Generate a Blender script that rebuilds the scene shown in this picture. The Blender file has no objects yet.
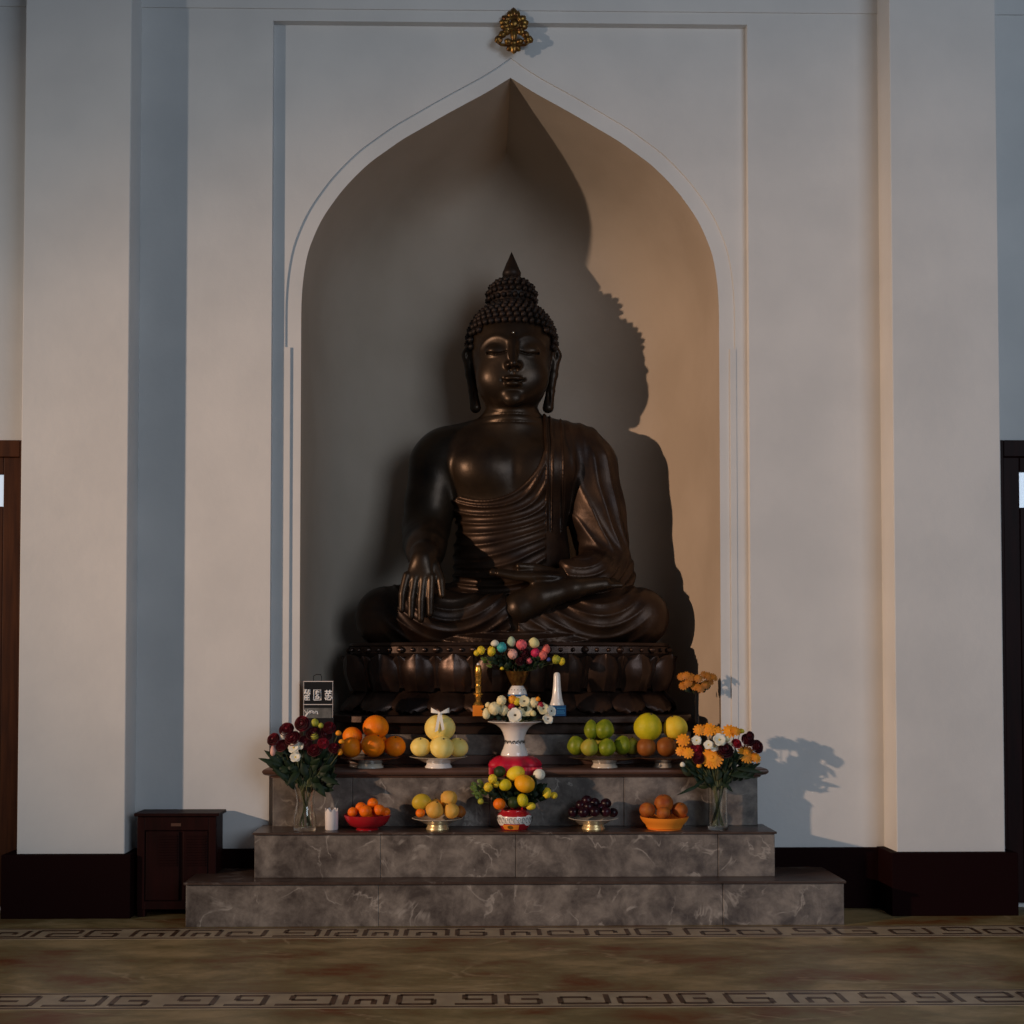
import bpy, bmesh, math, random
import numpy as np
from mathutils import Vector, Matrix
PI = math.pi
random.seed(7)
C = bpy.context.scene.collection
S = bpy.context.scene

# ------------------------------------------------------------------ camera, world, lights, exposure
FPX, CAMX, CAMY, CAMH = 1200.0, -0.148, -5.0, 0.996
PITCH, YAW, SHX, SHY = math.radians(1.6), math.radians(0.9), 0.0167, 0.1196
cd = bpy.data.cameras.new('camera'); cam = bpy.data.objects.new('camera', cd); C.objects.link(cam)
cd.sensor_width = 36.0; cd.lens = FPX / 1024 * 36.0; cd.shift_x = SHX; cd.shift_y = SHY; cd.clip_end = 100
cam.location = (CAMX, CAMY, CAMH); cam.rotation_euler = (PI/2 + PITCH, 0, -YAW)
S.camera = cam

w = bpy.data.worlds.new('world'); S.world = w; w.use_nodes = True
bg = w.node_tree.nodes['Background']; bg.inputs[0].default_value = (0.62, 0.78, 1.0, 1); bg.inputs[1].default_value = 0.060

def lamp(name, kind, loc, target, energy, color, **kw):
    l = bpy.data.lights.new(name, kind); l.energy = energy; l.color = color
    for k, v in kw.items(): setattr(l, k, v)
    o = bpy.data.objects.new(name, l); C.objects.link(o); o.location = loc
    o.rotation_euler = (Vector(target) - Vector(loc)).to_track_quat('-Z', 'Y').to_euler()
    return o
# evening light from a tall doorway far to the left (pale above, warm low down) and soft cool daylight from windows opposite
DX, DY, DZ = -8.0, -4.95, 2.45
lamp('doorway_light', 'SPOT', (DX, DY, DZ), (1.0, 0, 1.45), 1080, (1.0, 0.87, 0.74), spot_size=math.radians(42), spot_blend=1.0, shadow_soft_size=0.09)
lamp('low_sun_light', 'SPOT', (DX, DY, DZ), (1.15, 0, 1.35), 1600, (1.0, 0.55, 0.27), spot_size=math.radians(30), spot_blend=1.0, shadow_soft_size=0.09)
lamp('window_light', 'AREA', (4.2, -7.9, 3.0), (0, 0, 2.1), 195, (0.74, 0.86, 1.0), shape='RECTANGLE', size=3.8, size_y=3.4)

S.view_settings.view_transform = 'Standard'; S.view_settings.look = 'None'
S.view_settings.gamma = 1.0; S.view_settings.use_curve_mapping = False
S.view_settings.exposure = -0.10

# the ray through a photograph point, met with the upright plane at depth Y
_F = Vector((math.sin(YAW)*math.cos(PITCH), math.cos(YAW)*math.cos(PITCH), math.sin(PITCH)))
_R = Vector((math.cos(YAW), -math.sin(YAW), 0)); _U = _R.cross(_F)
def at(x, y, Y):
    a = (x - 512 + SHX*1024) / FPX; b = -(y - 512 - SHY*1024) / FPX
    d = _F + _R*a + _U*b
    t = (Y - CAMY) / d.y
    return Vector((CAMX + d.x*t, Y, CAMH + d.z*t))
def sc(Y): return (Y - CAMY) / FPX          # metres per photograph pixel at depth Y

# ------------------------------------------------------------------ materials
MATS = {}
def mat(name, col, rough=0.5, metal=0.0, col2=None, scale=8.0, detail=4.0, bump=0.0, bscale=60.0, trans=0.0, ior=1.45, spec=0.5, stretch=None, lo=0.35, hi=0.65, coat=0.0, sss=0.0):
    m = bpy.data.materials.new(name); m.use_nodes = True; MATS[name] = m
    nt = m.node_tree; b = nt.nodes['Principled BSDF']
    b.inputs['Base Color'].default_value = (*col, 1); b.inputs['Roughness'].default_value = rough
    b.inputs['Metallic'].default_value = metal; b.inputs['IOR'].default_value = ior
    b.inputs['Specular IOR Level'].default_value = spec
    b.inputs['Transmission Weight'].default_value = trans; b.inputs['Coat Weight'].default_value = coat
    tc = nt.nodes.new('ShaderNodeTexCoord'); mp = nt.nodes.new('ShaderNodeMapping')
    nt.links.new(tc.outputs['Object'], mp.inputs['Vector'])
    if stretch: mp.inputs['Scale'].default_value = stretch
    if col2 is not None:
        n = nt.nodes.new('ShaderNodeTexNoise'); n.inputs['Scale'].default_value = scale; n.inputs['Detail'].default_value = detail
        r = nt.nodes.new('ShaderNodeValToRGB'); r.color_ramp.elements[0].position = lo; r.color_ramp.elements[1].position = hi
        r.color_ramp.elements[0].color = (*col, 1); r.color_ramp.elements[1].color = (*col2, 1)
        nt.links.new(mp.outputs[0], n.inputs['Vector']); nt.links.new(n.outputs[0], r.inputs[0]); nt.links.new(r.outputs[0], b.inputs['Base Color'])
    if bump:
        n2 = nt.nodes.new('ShaderNodeTexNoise'); n2.inputs['Scale'].default_value = bscale; n2.inputs['Detail'].default_value = 3
        bp = nt.nodes.new('ShaderNodeBump'); bp.inputs['Strength'].default_value = bump; bp.inputs['Distance'].default_value = 0.01
        nt.links.new(mp.outputs[0], n2.inputs['Vector']); nt.links.new(n2.outputs[0], bp.inputs['Height']); nt.links.new(bp.outputs[0], b.inputs['Normal'])
    return m

def marble(name, ca, cb, vein, scale, vscale, rough, stretch=(1,1,1), cc=None, vein_amt=0.75, spec=0.5):
    m = bpy.data.materials.new(name); m.use_nodes = True; MATS[name] = m
    nt = m.node_tree; N = nt.nodes; L = nt.links; b = N['Principled BSDF']; b.inputs['Roughness'].default_value = rough; b.inputs['Specular IOR Level'].default_value = spec
    tc = N.new('ShaderNodeTexCoord'); mp = N.new('ShaderNodeMapping'); mp.inputs['Scale'].default_value = stretch
    L.new(tc.outputs['Object'], mp.inputs['Vector'])
    n = N.new('ShaderNodeTexNoise'); n.inputs['Scale'].default_value = scale; n.inputs['Detail'].default_value = 7; n.inputs['Distortion'].default_value = 0.25; n.inputs['Roughness'].default_value = 0.68
    L.new(mp.outputs[0], n.inputs['Vector'])
    r = N.new('ShaderNodeValToRGB'); e = r.color_ramp.elements; e[0].position = 0.36; e[1].position = 0.64
    e[0].color = (*ca, 1); e[1].color = (*cb, 1)
    if cc: x = r.color_ramp.elements.new(0.5); x.color = (*cc, 1)
    L.new(n.outputs[0], r.inputs[0])
    v = N.new('ShaderNodeTexNoise'); v.inputs['Scale'].default_value = vscale; v.inputs['Detail'].default_value = 5; v.inputs['Distortion'].default_value = 0.7
    L.new(mp.outputs[0], v.inputs['Vector'])
    s = N.new('ShaderNodeMath'); s.operation = 'SUBTRACT'; s.inputs[1].default_value = 0.5; L.new(v.outputs[0], s.inputs[0])
    a = N.new('ShaderNodeMath'); a.operation = 'ABSOLUTE'; L.new(s.outputs[0], a.inputs[0])
    vr = N.new('ShaderNodeMapRange'); vr.inputs[1].default_value = 0.0; vr.inputs[2].default_value = 0.02; vr.inputs[3].default_value = vein_amt; vr.inputs[4].default_value = 0.0
    L.new(a.outputs[0], vr.inputs[0])
    n3 = N.new('ShaderNodeTexNoise'); n3.inputs['Scale'].default_value = scale*1.3; L.new(mp.outputs[0], n3.inputs['Vector'])
    mr = N.new('ShaderNodeMapRange'); mr.inputs[1].default_value = 0.48; mr.inputs[2].default_value = 0.62; L.new(n3.outputs[0], mr.inputs[0])
    mu = N.new('ShaderNodeMath'); mu.operation = 'MULTIPLY'; L.new(vr.outputs[0], mu.inputs[0]); L.new(mr.outputs[0], mu.inputs[1])
    mx = N.new('ShaderNodeMixRGB'); mx.inputs[2].default_value = (*vein, 1); L.new(mu.outputs[0], mx.inputs[0]); L.new(r.outputs[0], mx.inputs[1])
    L.new(mx.outputs[0], b.inputs['Base Color'])
    return m

wall_m = mat('wall_plaster', (0.60, 0.60, 0.60), 0.85, col2=(0.66, 0.655, 0.65), scale=3, bump=0.12, bscale=25)
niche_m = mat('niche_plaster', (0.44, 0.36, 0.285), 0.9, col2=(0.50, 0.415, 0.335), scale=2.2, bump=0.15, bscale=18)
base_m = mat('maroon_paint', (0.0095, 0.0022, 0.0024), 0.7, spec=0.05)
step_m = marble('grey_marble', (0.065, 0.050, 0.043), (0.25, 0.212, 0.18), (0.46, 0.41, 0.36), 9.0, 6.0, 0.38, cc=(0.145, 0.120, 0.103), vein_amt=0.6)
tread_m = marble('dark_marble', (0.045, 0.028, 0.022), (0.085, 0.055, 0.044), (0.2, 0.17, 0.15), 5.0, 6.0, 0.30, spec=0.2)
ledge_m = mat('ledge_stone', (0.085, 0.045, 0.034), 0.35, col2=(0.13, 0.07, 0.052), scale=9)
floor_m = marble('floor_marble', (0.15, 0.045, 0.010), (0.38, 0.27, 0.135), (0.50, 0.38, 0.23), 4.2, 3.6, 0.40, spec=0.3, stretch=(0.5, 1.0, 1), cc=(0.20, 0.150, 0.065), vein_amt=0.45)
band_m = mat('band_marble', (0.42, 0.33, 0.22), 0.35, col2=(0.30, 0.23, 0.155), scale=10)
inlay_m = mat('band_inlay', (0.045, 0.022, 0.012), 0.4, col2=(0.11, 0.06, 0.035), scale=20)
door_m = mat('door_wood', (0.075, 0.024, 0.009), 0.5, spec=0.15, col2=(0.042, 0.013, 0.006), scale=6, stretch=(8, 8, 0.6))
cab_m = mat('cabinet_wood', (0.019, 0.0038, 0.0034), 0.5, spec=0.12, col2=(0.011, 0.0026, 0.0024), scale=6, stretch=(6, 6, 0.7))
bronze = mat('dark_bronze', (0.020, 0.012, 0.008), 0.38, metal=0.66, col2=(0.054, 0.034, 0.020), scale=5.5, detail=7, bump=0.10, bscale=30, spec=0.6)
bronze2 = mat('robe_bronze', (0.021, 0.011, 0.008), 0.43, metal=0.62, col2=(0.060, 0.033, 0.019), scale=6.5, detail=7, bump=0.12, bscale=40, spec=0.6)
lotus_m = mat('lotus_bronze', (0.022, 0.012, 0.009), 0.36, metal=0.6, col2=(0.060, 0.034, 0.024), scale=7, detail=6, bump=0.12, bscale=30)
hair_m = mat('hair_bronze', (0.016, 0.011, 0.009), 0.5, metal=0.55, col2=(0.034, 0.020, 0.015), scale=12)
glint_m = mat('glint_bronze', (0.75, 0.68, 0.58), 0.15, metal=1.0)  # pale colour paints a glint of light onto the forehead dot
gold = mat('gold', (0.80, 0.46, 0.10), 0.34, metal=0.85, col2=(0.66, 0.36, 0.07), scale=40, bump=0.1, bscale=70)
palegold = mat('pale_gold', (0.72, 0.55, 0.28), 0.32, metal=0.6)
oldgold = mat('old_gold', (0.35, 0.20, 0.05), 0.38, metal=0.9, col2=(0.14, 0.05, 0.02), scale=50, bump=0.3, bscale=60)
white_p = mat('white_porcelain', (0.80, 0.76, 0.72), 0.18, coat=0.4)
plate_m = mat('glazed_plate', (0.62, 0.54, 0.44), 0.2, coat=0.4)
dark_plate = mat('dark_plate', (0.10, 0.05, 0.035), 0.25, coat=0.3)
black = mat('black_paint', (0.012, 0.012, 0.013), 0.35)
ink = mat('black_ink', (0.03, 0.025, 0.02), 0.5)
red_m = mat('red_lacquer', (0.42, 0.012, 0.02), 0.25, coat=0.5)
redcloth = mat('red_cloth', (0.50, 0.008, 0.035), 0.38)
orangep = mat('orange_plastic', (0.95, 0.30, 0.03), 0.35)
blue_m = mat('blue_card', (0.010, 0.115, 0.30), 0.45)
cyan_m = mat('light_blue_ink', (0.10, 0.45, 0.70), 0.5)
glass = mat('vase_glass', (1.0, 0.99, 0.93), 0.0, trans=1.0, ior=1.45)
darkglass = mat('dark_glass', (0.012, 0.011, 0.011), 0.12, spec=0.3)
pane_m = mat('sky_lit_pane', (0.5, 0.6, 0.7), 0.1)
_b = pane_m.node_tree.nodes['Principled BSDF']; _b.inputs['Emission Color'].default_value = (0.62, 0.72, 0.85, 1); _b.inputs['Emission Strength'].default_value = 0.62
white_m = mat('white_paint', (0.82, 0.82, 0.82), 0.5)
ribbon_m = mat('white_ribbon', (0.85, 0.82, 0.74), 0.5)
wax = mat('white_wax', (0.72, 0.66, 0.64), 0.45)
grey_m = mat('grey_panel', (0.10, 0.10, 0.095), 0.4, col2=(0.18, 0.18, 0.17), scale=30)
leaf_m = mat('leaf_green', (0.007, 0.017, 0.007), 0.55, spec=0.3, col2=(0.014, 0.030, 0.011), scale=20)
leaf2 = mat('bright_leaf', (0.06, 0.12, 0.015), 0.5, col2=(0.12, 0.18, 0.03), scale=30)
stem_m = mat('stem_green', (0.04, 0.06, 0.015), 0.5, col2=(0.12, 0.12, 0.04), scale=20)
stemd = mat('fruit_stalk', (0.05, 0.03, 0.015), 0.6)
def fm(name, col, col2, rough=0.45, bump=0.0, sc_=25): return mat(name, col, rough, spec=0.28, col2=col2, scale=sc_, bump=bump, bscale=220)
orange_m = fm('orange_peel', (0.92, 0.20, 0.004), (0.95, 0.27, 0.008), 0.4, 0.25)
tang_m = fm('tangerine_peel', (0.90, 0.15, 0.006), (0.94, 0.21, 0.010), 0.35, 0.25)
melon_m = fm('melon_skin', (0.88, 0.66, 0.16), (0.92, 0.76, 0.26), 0.45)
guava_m = fm('guava_skin', (0.13, 0.18, 0.008), (0.27, 0.30, 0.018), 0.4)
guava2 = fm('ripe_guava_skin', (0.38, 0.30, 0.04), (0.30, 0.34, 0.03), 0.45)
pomelo_m = fm('pomelo_peel', (0.52, 0.46, 0.012), (0.66, 0.54, 0.02), 0.4, 0.25)
pomelo2 = fm('yellow_pomelo_peel', (0.78, 0.52, 0.03), (0.82, 0.60, 0.05), 0.4, 0.25)
brownf = fm('russet_skin', (0.24, 0.07, 0.012), (0.32, 0.11, 0.02), 0.5)
pear_m = fm('pear_skin', (0.66, 0.33, 0.05), (0.74, 0.42, 0.08), 0.5)
mango_m = fm('mango_skin', (0.62, 0.40, 0.03), (0.48, 0.36, 0.03), 0.45)
plum_m = fm('plum_skin', (0.007, 0.002, 0.004), (0.030, 0.004, 0.011), 0.3, sc_=14)
peach_m = fm('peach_skin', (0.42, 0.13, 0.018), (0.28, 0.06, 0.012), 0.55)
mandarin_m = fm('mandarin_peel', (0.88, 0.38, 0.010), (0.90, 0.45, 0.02), 0.4, 0.2)
lemon_m = fm('lemon_peel', (0.85, 0.60, 0.02), (0.88, 0.66, 0.05), 0.4, 0.2)
dkgreen = fm('avocado_skin', (0.018, 0.035, 0.010), (0.03, 0.05, 0.012), 0.5)
def pm(name, col, col2=None): return mat(name, col, 0.55, col2=col2 or tuple(c*0.7 for c in col), scale=40)
rose_m = pm('red_rose_petal', (0.16, 0.003, 0.014), (0.08, 0.002, 0.008)); dkrose = pm('maroon_petal', (0.07, 0.004, 0.012)); brose = pm('bright_red_petal', (0.42, 0.01, 0.03))
white_f = pm('white_petal', (0.85, 0.82, 0.72), (0.75, 0.72, 0.58)); cream_f = pm('cream_petal', (0.85, 0.76, 0.48), (0.80, 0.68, 0.36))
yel_f = pm('yellow_petal', (0.85, 0.62, 0.03)); org_f = pm('orange_petal', (0.92, 0.36, 0.012), (0.85, 0.28, 0.01)); mari_f = pm('marigold_petal', (0.55, 0.19, 0.012))
ygreen = pm('yellow_green_bud', (0.42, 0.42, 0.04)); pink_f = pm('pink_petal', (0.80, 0.14, 0.17)); ppink = pm('pale_pink_petal', (0.82, 0.45, 0.38)); crim = pm('crimson_petal', (0.62, 0.02, 0.10))
teal_f = pm('teal_petal', (0.05, 0.42, 0.45)); pgreen = pm('pale_green_petal', (0.50, 0.62, 0.42)); pyel = pm('pale_yellow_petal', (0.82, 0.76, 0.36)); blue_f = pm('blue_petal', (0.04, 0.07, 0.28)); brownc = pm('flower_centre', (0.10, 0.06, 0.02))
coral = pm('coral_petal', (0.82, 0.17, 0.14))

# ------------------------------------------------------------------ mesh building
class MB:
    def __init__(s): s.v = []; s.f = []; s.mi = []
    def add(s, vs, fs, mi=0):
        o = len(s.v); s.v += [tuple(p) for p in vs]; s.f += [tuple(i+o for i in f) for f in fs]; s.mi += [mi]*len(fs); return s
    def box(s, x0, x1, y0, y1, z0, z1, mi=0):
        vs = [(x,y,z) for x in (x0,x1) for y in (y0,y1) for z in (z0,z1)]
        return s.add(vs, [(0,1,3,2),(4,6,7,5),(0,4,5,1),(2,3,7,6),(0,2,6,4),(1,5,7,3)], mi)
    def lathe(s, prof, n=32, c=(0,0,0), mi=0, sx=1, sy=1, cap=True):
        vs = []; fs = []
        for r, z in prof:
            for k in range(n):
                a = 2*PI*k/n; vs.append((c[0]+r*sx*math.cos(a), c[1]+r*sy*math.sin(a), c[2]+z))
        for i in range(len(prof)-1):
            for k in range(n):
                fs.append((i*n+k, i*n+(k+1)%n, (i+1)*n+(k+1)%n, (i+1)*n+k))
        if cap:
            if prof[0][0] > 1e-4: fs.append(tuple(range(n-1,-1,-1)))
            if prof[-1][0] > 1e-4: fs.append(tuple(range((len(prof)-1)*n, len(prof)*n)))
        return s.add(vs, fs, mi)
    def ball(s, c, r, mi=0, n=16, m=10, rx=1, ry=1, rz=1, fn=None):
        vs = [(0,0,1)]; 
        for i in range(1, m):
            t = PI*i/m
            for k in range(n): a = 2*PI*k/n; vs.append((math.sin(t)*math.cos(a), math.sin(t)*math.sin(a), math.cos(t)))
        vs.append((0,0,-1))
        if fn: vs = [fn(*p) for p in vs]
        vs = [(c[0]+x*r*rx, c[1]+y*r*ry, c[2]+z*r*rz) for x,y,z in vs]
        fs = [(0,1+k,1+(k+1)%n) for k in range(n)]
        for i in range(m-2):
            a = 1+i*n; fs += [(a+k, a+n+k, a+n+(k+1)%n, a+(k+1)%n) for k in range(n)]
        l = 1+(m-2)*n; fs += [(l+k, len(vs)-1, l+(k+1)%n) for k in range(n)]
        return s.add(vs, fs, mi)
    def tube(s, pts, r, n=8, mi=0, r2=None, closed=False):
        pts = [Vector(p) for p in pts]; N = len(pts); vs = []; fs = []; up = Vector((0.13,0.31,0.94))
        for i, p in enumerate(pts):
            if closed: d = (pts[(i+1)%N]-pts[i-1]).normalized()
            else: d = (pts[min(i+1,N-1)]-pts[max(i-1,0)]).normalized()
            u = d.cross(up); u = u.normalized() if u.length > 1e-5 else Vector((1,0,0)); v = d.cross(u)
            rr = r if r2 is None else r+(r2-r)*i/(N-1)
            for k in range(n): a = 2*PI*k/n; vs.append(p+u*rr*math.cos(a)+v*rr*math.sin(a))
        for i in range(N if closed else N-1):
            j = (i+1)%N
            fs += [(i*n+k, i*n+(k+1)%n, j*n+(k+1)%n, j*n+k) for k in range(n)]
        if not closed: fs += [tuple(range(n-1,-1,-1)), tuple(range((N-1)*n, N*n))]
        return s.add(vs, fs, mi)
    def grid(s, fn, nu, nv, mi=0, thick=0.0, wrap=False):
        P = [[Vector(fn(i/nu, j/nv)) for j in range(nv+1)] for i in range(nu+1)]
        W = nv+1; vs = [p for row in P for p in row]
        fs = [(i*W+j, (i+1)*W+j, (i+1)*W+j+1, i*W+j+1) for i in range(nu) for j in range(nv)]
        if thick:
            M_ = len(vs); nr = []
            for i in range(nu+1):
                for j in range(nv+1):
                    a = P[min(i+1,nu)][j]-P[max(i-1,0)][j]; b = P[i][min(j+1,nv)]-P[i][max(j-1,0)]
                    n_ = a.cross(b); nr.append(n_.normalized() if n_.length > 1e-12 else Vector((0,0,1)))
            vs = vs + [p-n_*thick for p, n_ in zip(vs, nr)]
            fs += [tuple(x+M_ for x in reversed(f)) for f in fs]
            rim = [i*W for i in range(nu+1)] + [nu*W+j for j in range(1,W)] + [i*W+nv for i in range(nu-1,-1,-1)] + [j for j in range(nv-1,0,-1)]
            for q in range(len(rim)): a, b = rim[q], rim[(q+1)%len(rim)]; fs.append((b, a, a+M_, b+M_))
        return s.add(vs, fs, mi)
    def build(s, name, mats, parent=None, loc=None, smooth=True, bevel=0.0, rot=None, ang=40):
        me = bpy.data.meshes.new(name); me.from_pydata(s.v, [], s.f); me.validate()
        mats = mats if isinstance(mats, (list, tuple)) else [mats]
        for m in mats: me.materials.append(m)
        if len(mats) > 1 and len(me.polygons) == len(s.mi): me.polygons.foreach_set('material_index', s.mi)
        bm = bmesh.new(); bm.from_mesh(me); bmesh.ops.recalc_face_normals(bm, faces=bm.faces); bm.to_mesh(me); bm.free()
        if smooth:
            me.polygons.foreach_set('use_smooth', [True]*len(me.polygons)); me.set_sharp_from_angle(angle=math.radians(ang))
        o = bpy.data.objects.new(name, me); C.objects.link(o)
        if parent: o.parent = parent
        if loc is not None: o.location = loc
        if rot is not None: o.rotation_euler = rot
        if bevel: b = o.modifiers.new('bevel', 'BEVEL'); b.width = bevel; b.segments = 2; b.limit_method = 'ANGLE'
        return o
def tag(o, label=None, cat=None, group=None, kind=None):
    if label: o['label'] = label
    if cat: o['category'] = cat
    if group: o['group'] = group
    if kind: o['kind'] = kind
    return o
def thing(name, label, cat, loc=(0,0,0), group=None):
    o = bpy.data.objects.new(name, None); C.objects.link(o); o.location = loc; o.empty_display_size = 0.05
    return tag(o, label, cat, group)
def struct(name, mb, m, **kw): return tag(mb.build(name, m, **kw), kind='structure')

# ------------------------------------------------------------------ the setting
Rn, Bn = 0.885, 0.88                         # niche half width and depth
WL, WR, WT = -3.2, 3.2, 3.95
PANX, PANY = 1.003, 0.034                    # recessed panel
_raw = [(0.0,0),(0.0,0.0)]
# half profile of the arch: (half width, height)
def prof_pt(xl, y):
    p = at(xl, y, PANY); return p
arch_px = [(301,335),(301,303),(303.5,276),(308,252),(315.5,232),(323,217),(332,203.5),(343,189),(356,175),(370,162),(385,151),(403,138.5),(423,127),(442,116),(461,105.5),(476,97.5),(490,89.7),(512,77)]
AX = -0.002
_w = [(AX - at(x, y, PANY).x, at(x, y, PANY).z) for x, y in arch_px]
k_ = Rn/_w[0][0]
_w = [(a*k_, z) for a, z in _w]; _w[-1] = (0.0, _w[-1][1]); _w[1] = (Rn*0.999, _w[1][1])
ZS = _w[0][1]; ZA = _w[-1][1]; ZLEDGE = 0.584
# smooth resample of the half profile
def catmull(P, n):
    out = []
    for i in range(len(P)-1):
        p0 = P[max(i-1,0)]; p1 = P[i]; p2 = P[i+1]; p3 = P[min(i+2,len(P)-1)]
        for q in range(n):
            t = q/n
            out.append(tuple(0.5*((2*p1[c])+(-p0[c]+p2[c])*t+(2*p0[c]-5*p1[c]+4*p2[c]-p3[c])*t*t+(-p0[c]+3*p1[c]-3*p2[c]+p3[c])*t**3) for c in (0,1)))
    out.append(P[-1]); return out
half = catmull(_w, 3)
half = [(min(a, Rn), z) for a, z in half]
def offs(P, d):
    out = []
    for i, p in enumerate(P):
        a = P[max(i-1,0)]; b = P[min(i+1,len(P)-1)]
        tx, tz = b[0]-a[0], b[1]-a[1]; l = math.hypot(tx, tz) or 1
        out.append((p[0]+tz/l*d, p[1]-tx/l*d))
    k = out[-1]; out[-1] = (0.0, k[1]+k[0]*0.0+d*0.35); return out
# wall with the arched opening: quads between the outline and the panel frame
PZT = at(512, 27, PANY).z
mb = MB()
def strip_panel(mb, y, inner, xo, zt, zb):
    # inner: half profile from the foot to the apex; outer rectangle half width xo up to zt
    pts = [(inner[0][0], zb)] + inner
    for s in (-1, 1):
        vs = []; fs = []
        for a, z in pts:
            t = max(0.0, (z - pts[1][1])/(pts[-1][1]-pts[1][1]))
            vs.append((AX+s*a, y, z)); vs.append((AX+s*xo, y, z))
        for i in range(len(pts)-1): fs.append((2*i, 2*i+1, 2*i+3, 2*i+2))
        q = len(vs); vs += [(AX, y, zt), (AX+s*xo, y, zt)]
        fs.append((q-2, q-1, q+1, q))
        mb.add(vs, fs)
AR = 0.066
half_o = offs([(Rn, 0.0)] + half, AR)[1:]
half_o[-1] = (0.0, half[-1][1] + AR*1.28)
half_o = [(min(max(a, 0.0), Rn+AR), z) for a, z in half_o]
strip_panel(mb, PANY, half_o, PANX, PZT, 0.0)
# piers left and right of the panel with their reveals, and the lintel above
for s in (-1, 1):
    x0 = AX + s*PANX; x1 = WL if s < 0 else WR
    mb.add([(x0,0,0),(x1,0,0),(x1,0,PZT),(x0,0,PZT)], [(0,1,2,3)])
    mb.add([(x0,0,0),(x0,PANY,0),(x0,PANY,PZT),(x0,0,PZT)], [(0,1,2,3)])
LZ = at(512, 12, 0).z
mb.add([(WL,0,PZT),(WR,0,PZT),(WR,0,LZ),(WL,0,LZ)], [(0,1,2,3)])
mb.add([(AX-PANX,0,PZT),(AX+PANX,0,PZT),(AX+PANX,PANY,PZT),(AX-PANX,PANY,PZT)], [(0,1,2,3)])
# shadow groove under the upper band
mb.box(WL, WR, 0.0, 0.3, LZ, LZ+0.004)
struct('wall_back', mb, wall_m, smooth=False)
mb = MB(); mb.box(WL, WR, -0.006, 0.3, LZ+0.004, WT); struct('trim_1', mb, wall_m, smooth=False, bevel=0.002)
# plain archivolt set back a little round the opening
YA = PANY + 0.0065
inner = [(Rn, 0.40)] + half; outer = [(Rn+AR, 0.40)] + half_o
mb = MB()
for s in (-1, 1):
    vs = []
    for (a, z), (b, z2) in zip(inner, outer): vs += [(AX+s*a, YA, z), (AX+s*b, YA, z2), (AX+s*b, PANY, z2)]
    fs = []
    for i in range(len(inner)-1):
        for k in range(2): fs.append((3*i+k, 3*i+k+1, 3*i+4+k, 3*i+3+k))
    mb.add(vs, fs)
struct('trim_2', mb, wall_m, smooth=False)
# thin strips at the foot of the arch
zs = at(288, 345, 0.0).z
for i, s in enumerate((-1, 1)):
    mb = MB(); xa, xb = AX+s*(Rn+AR-0.022), AX+s*(Rn+AR+0.004); mb.box(min(xa,xb), max(xa,xb), PANY-0.002, YA, 0.45, zs)
    struct('trim_%d' % (3+i), mb, wall_m, smooth=False)
# niche: half-elliptic plan, closing into a pointed half dome
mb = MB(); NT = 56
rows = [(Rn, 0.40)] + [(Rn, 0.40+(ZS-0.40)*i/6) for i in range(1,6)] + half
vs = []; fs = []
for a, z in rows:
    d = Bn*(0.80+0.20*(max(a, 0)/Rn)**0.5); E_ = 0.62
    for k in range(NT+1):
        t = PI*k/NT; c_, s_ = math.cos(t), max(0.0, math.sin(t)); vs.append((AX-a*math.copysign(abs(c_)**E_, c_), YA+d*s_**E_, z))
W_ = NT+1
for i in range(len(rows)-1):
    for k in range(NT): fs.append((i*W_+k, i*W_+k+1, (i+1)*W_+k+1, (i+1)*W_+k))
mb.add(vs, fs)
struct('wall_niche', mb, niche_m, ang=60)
# floor
mb = MB(); mb.add([(-4.5,-7.5,0),(4.5,-7.5,0),(4.5,0.4,0),(-4.5,0.4,0)], [(0,1,2,3)])
struct('floor', mb, floor_m, smooth=False)
# niche floor behind the ledge
mb = MB(); mb.box(AX-Rn, AX+Rn, 0.02, 1.1, 0.40, 0.583); struct('trim_5', mb, tread_m, smooth=False)

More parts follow.
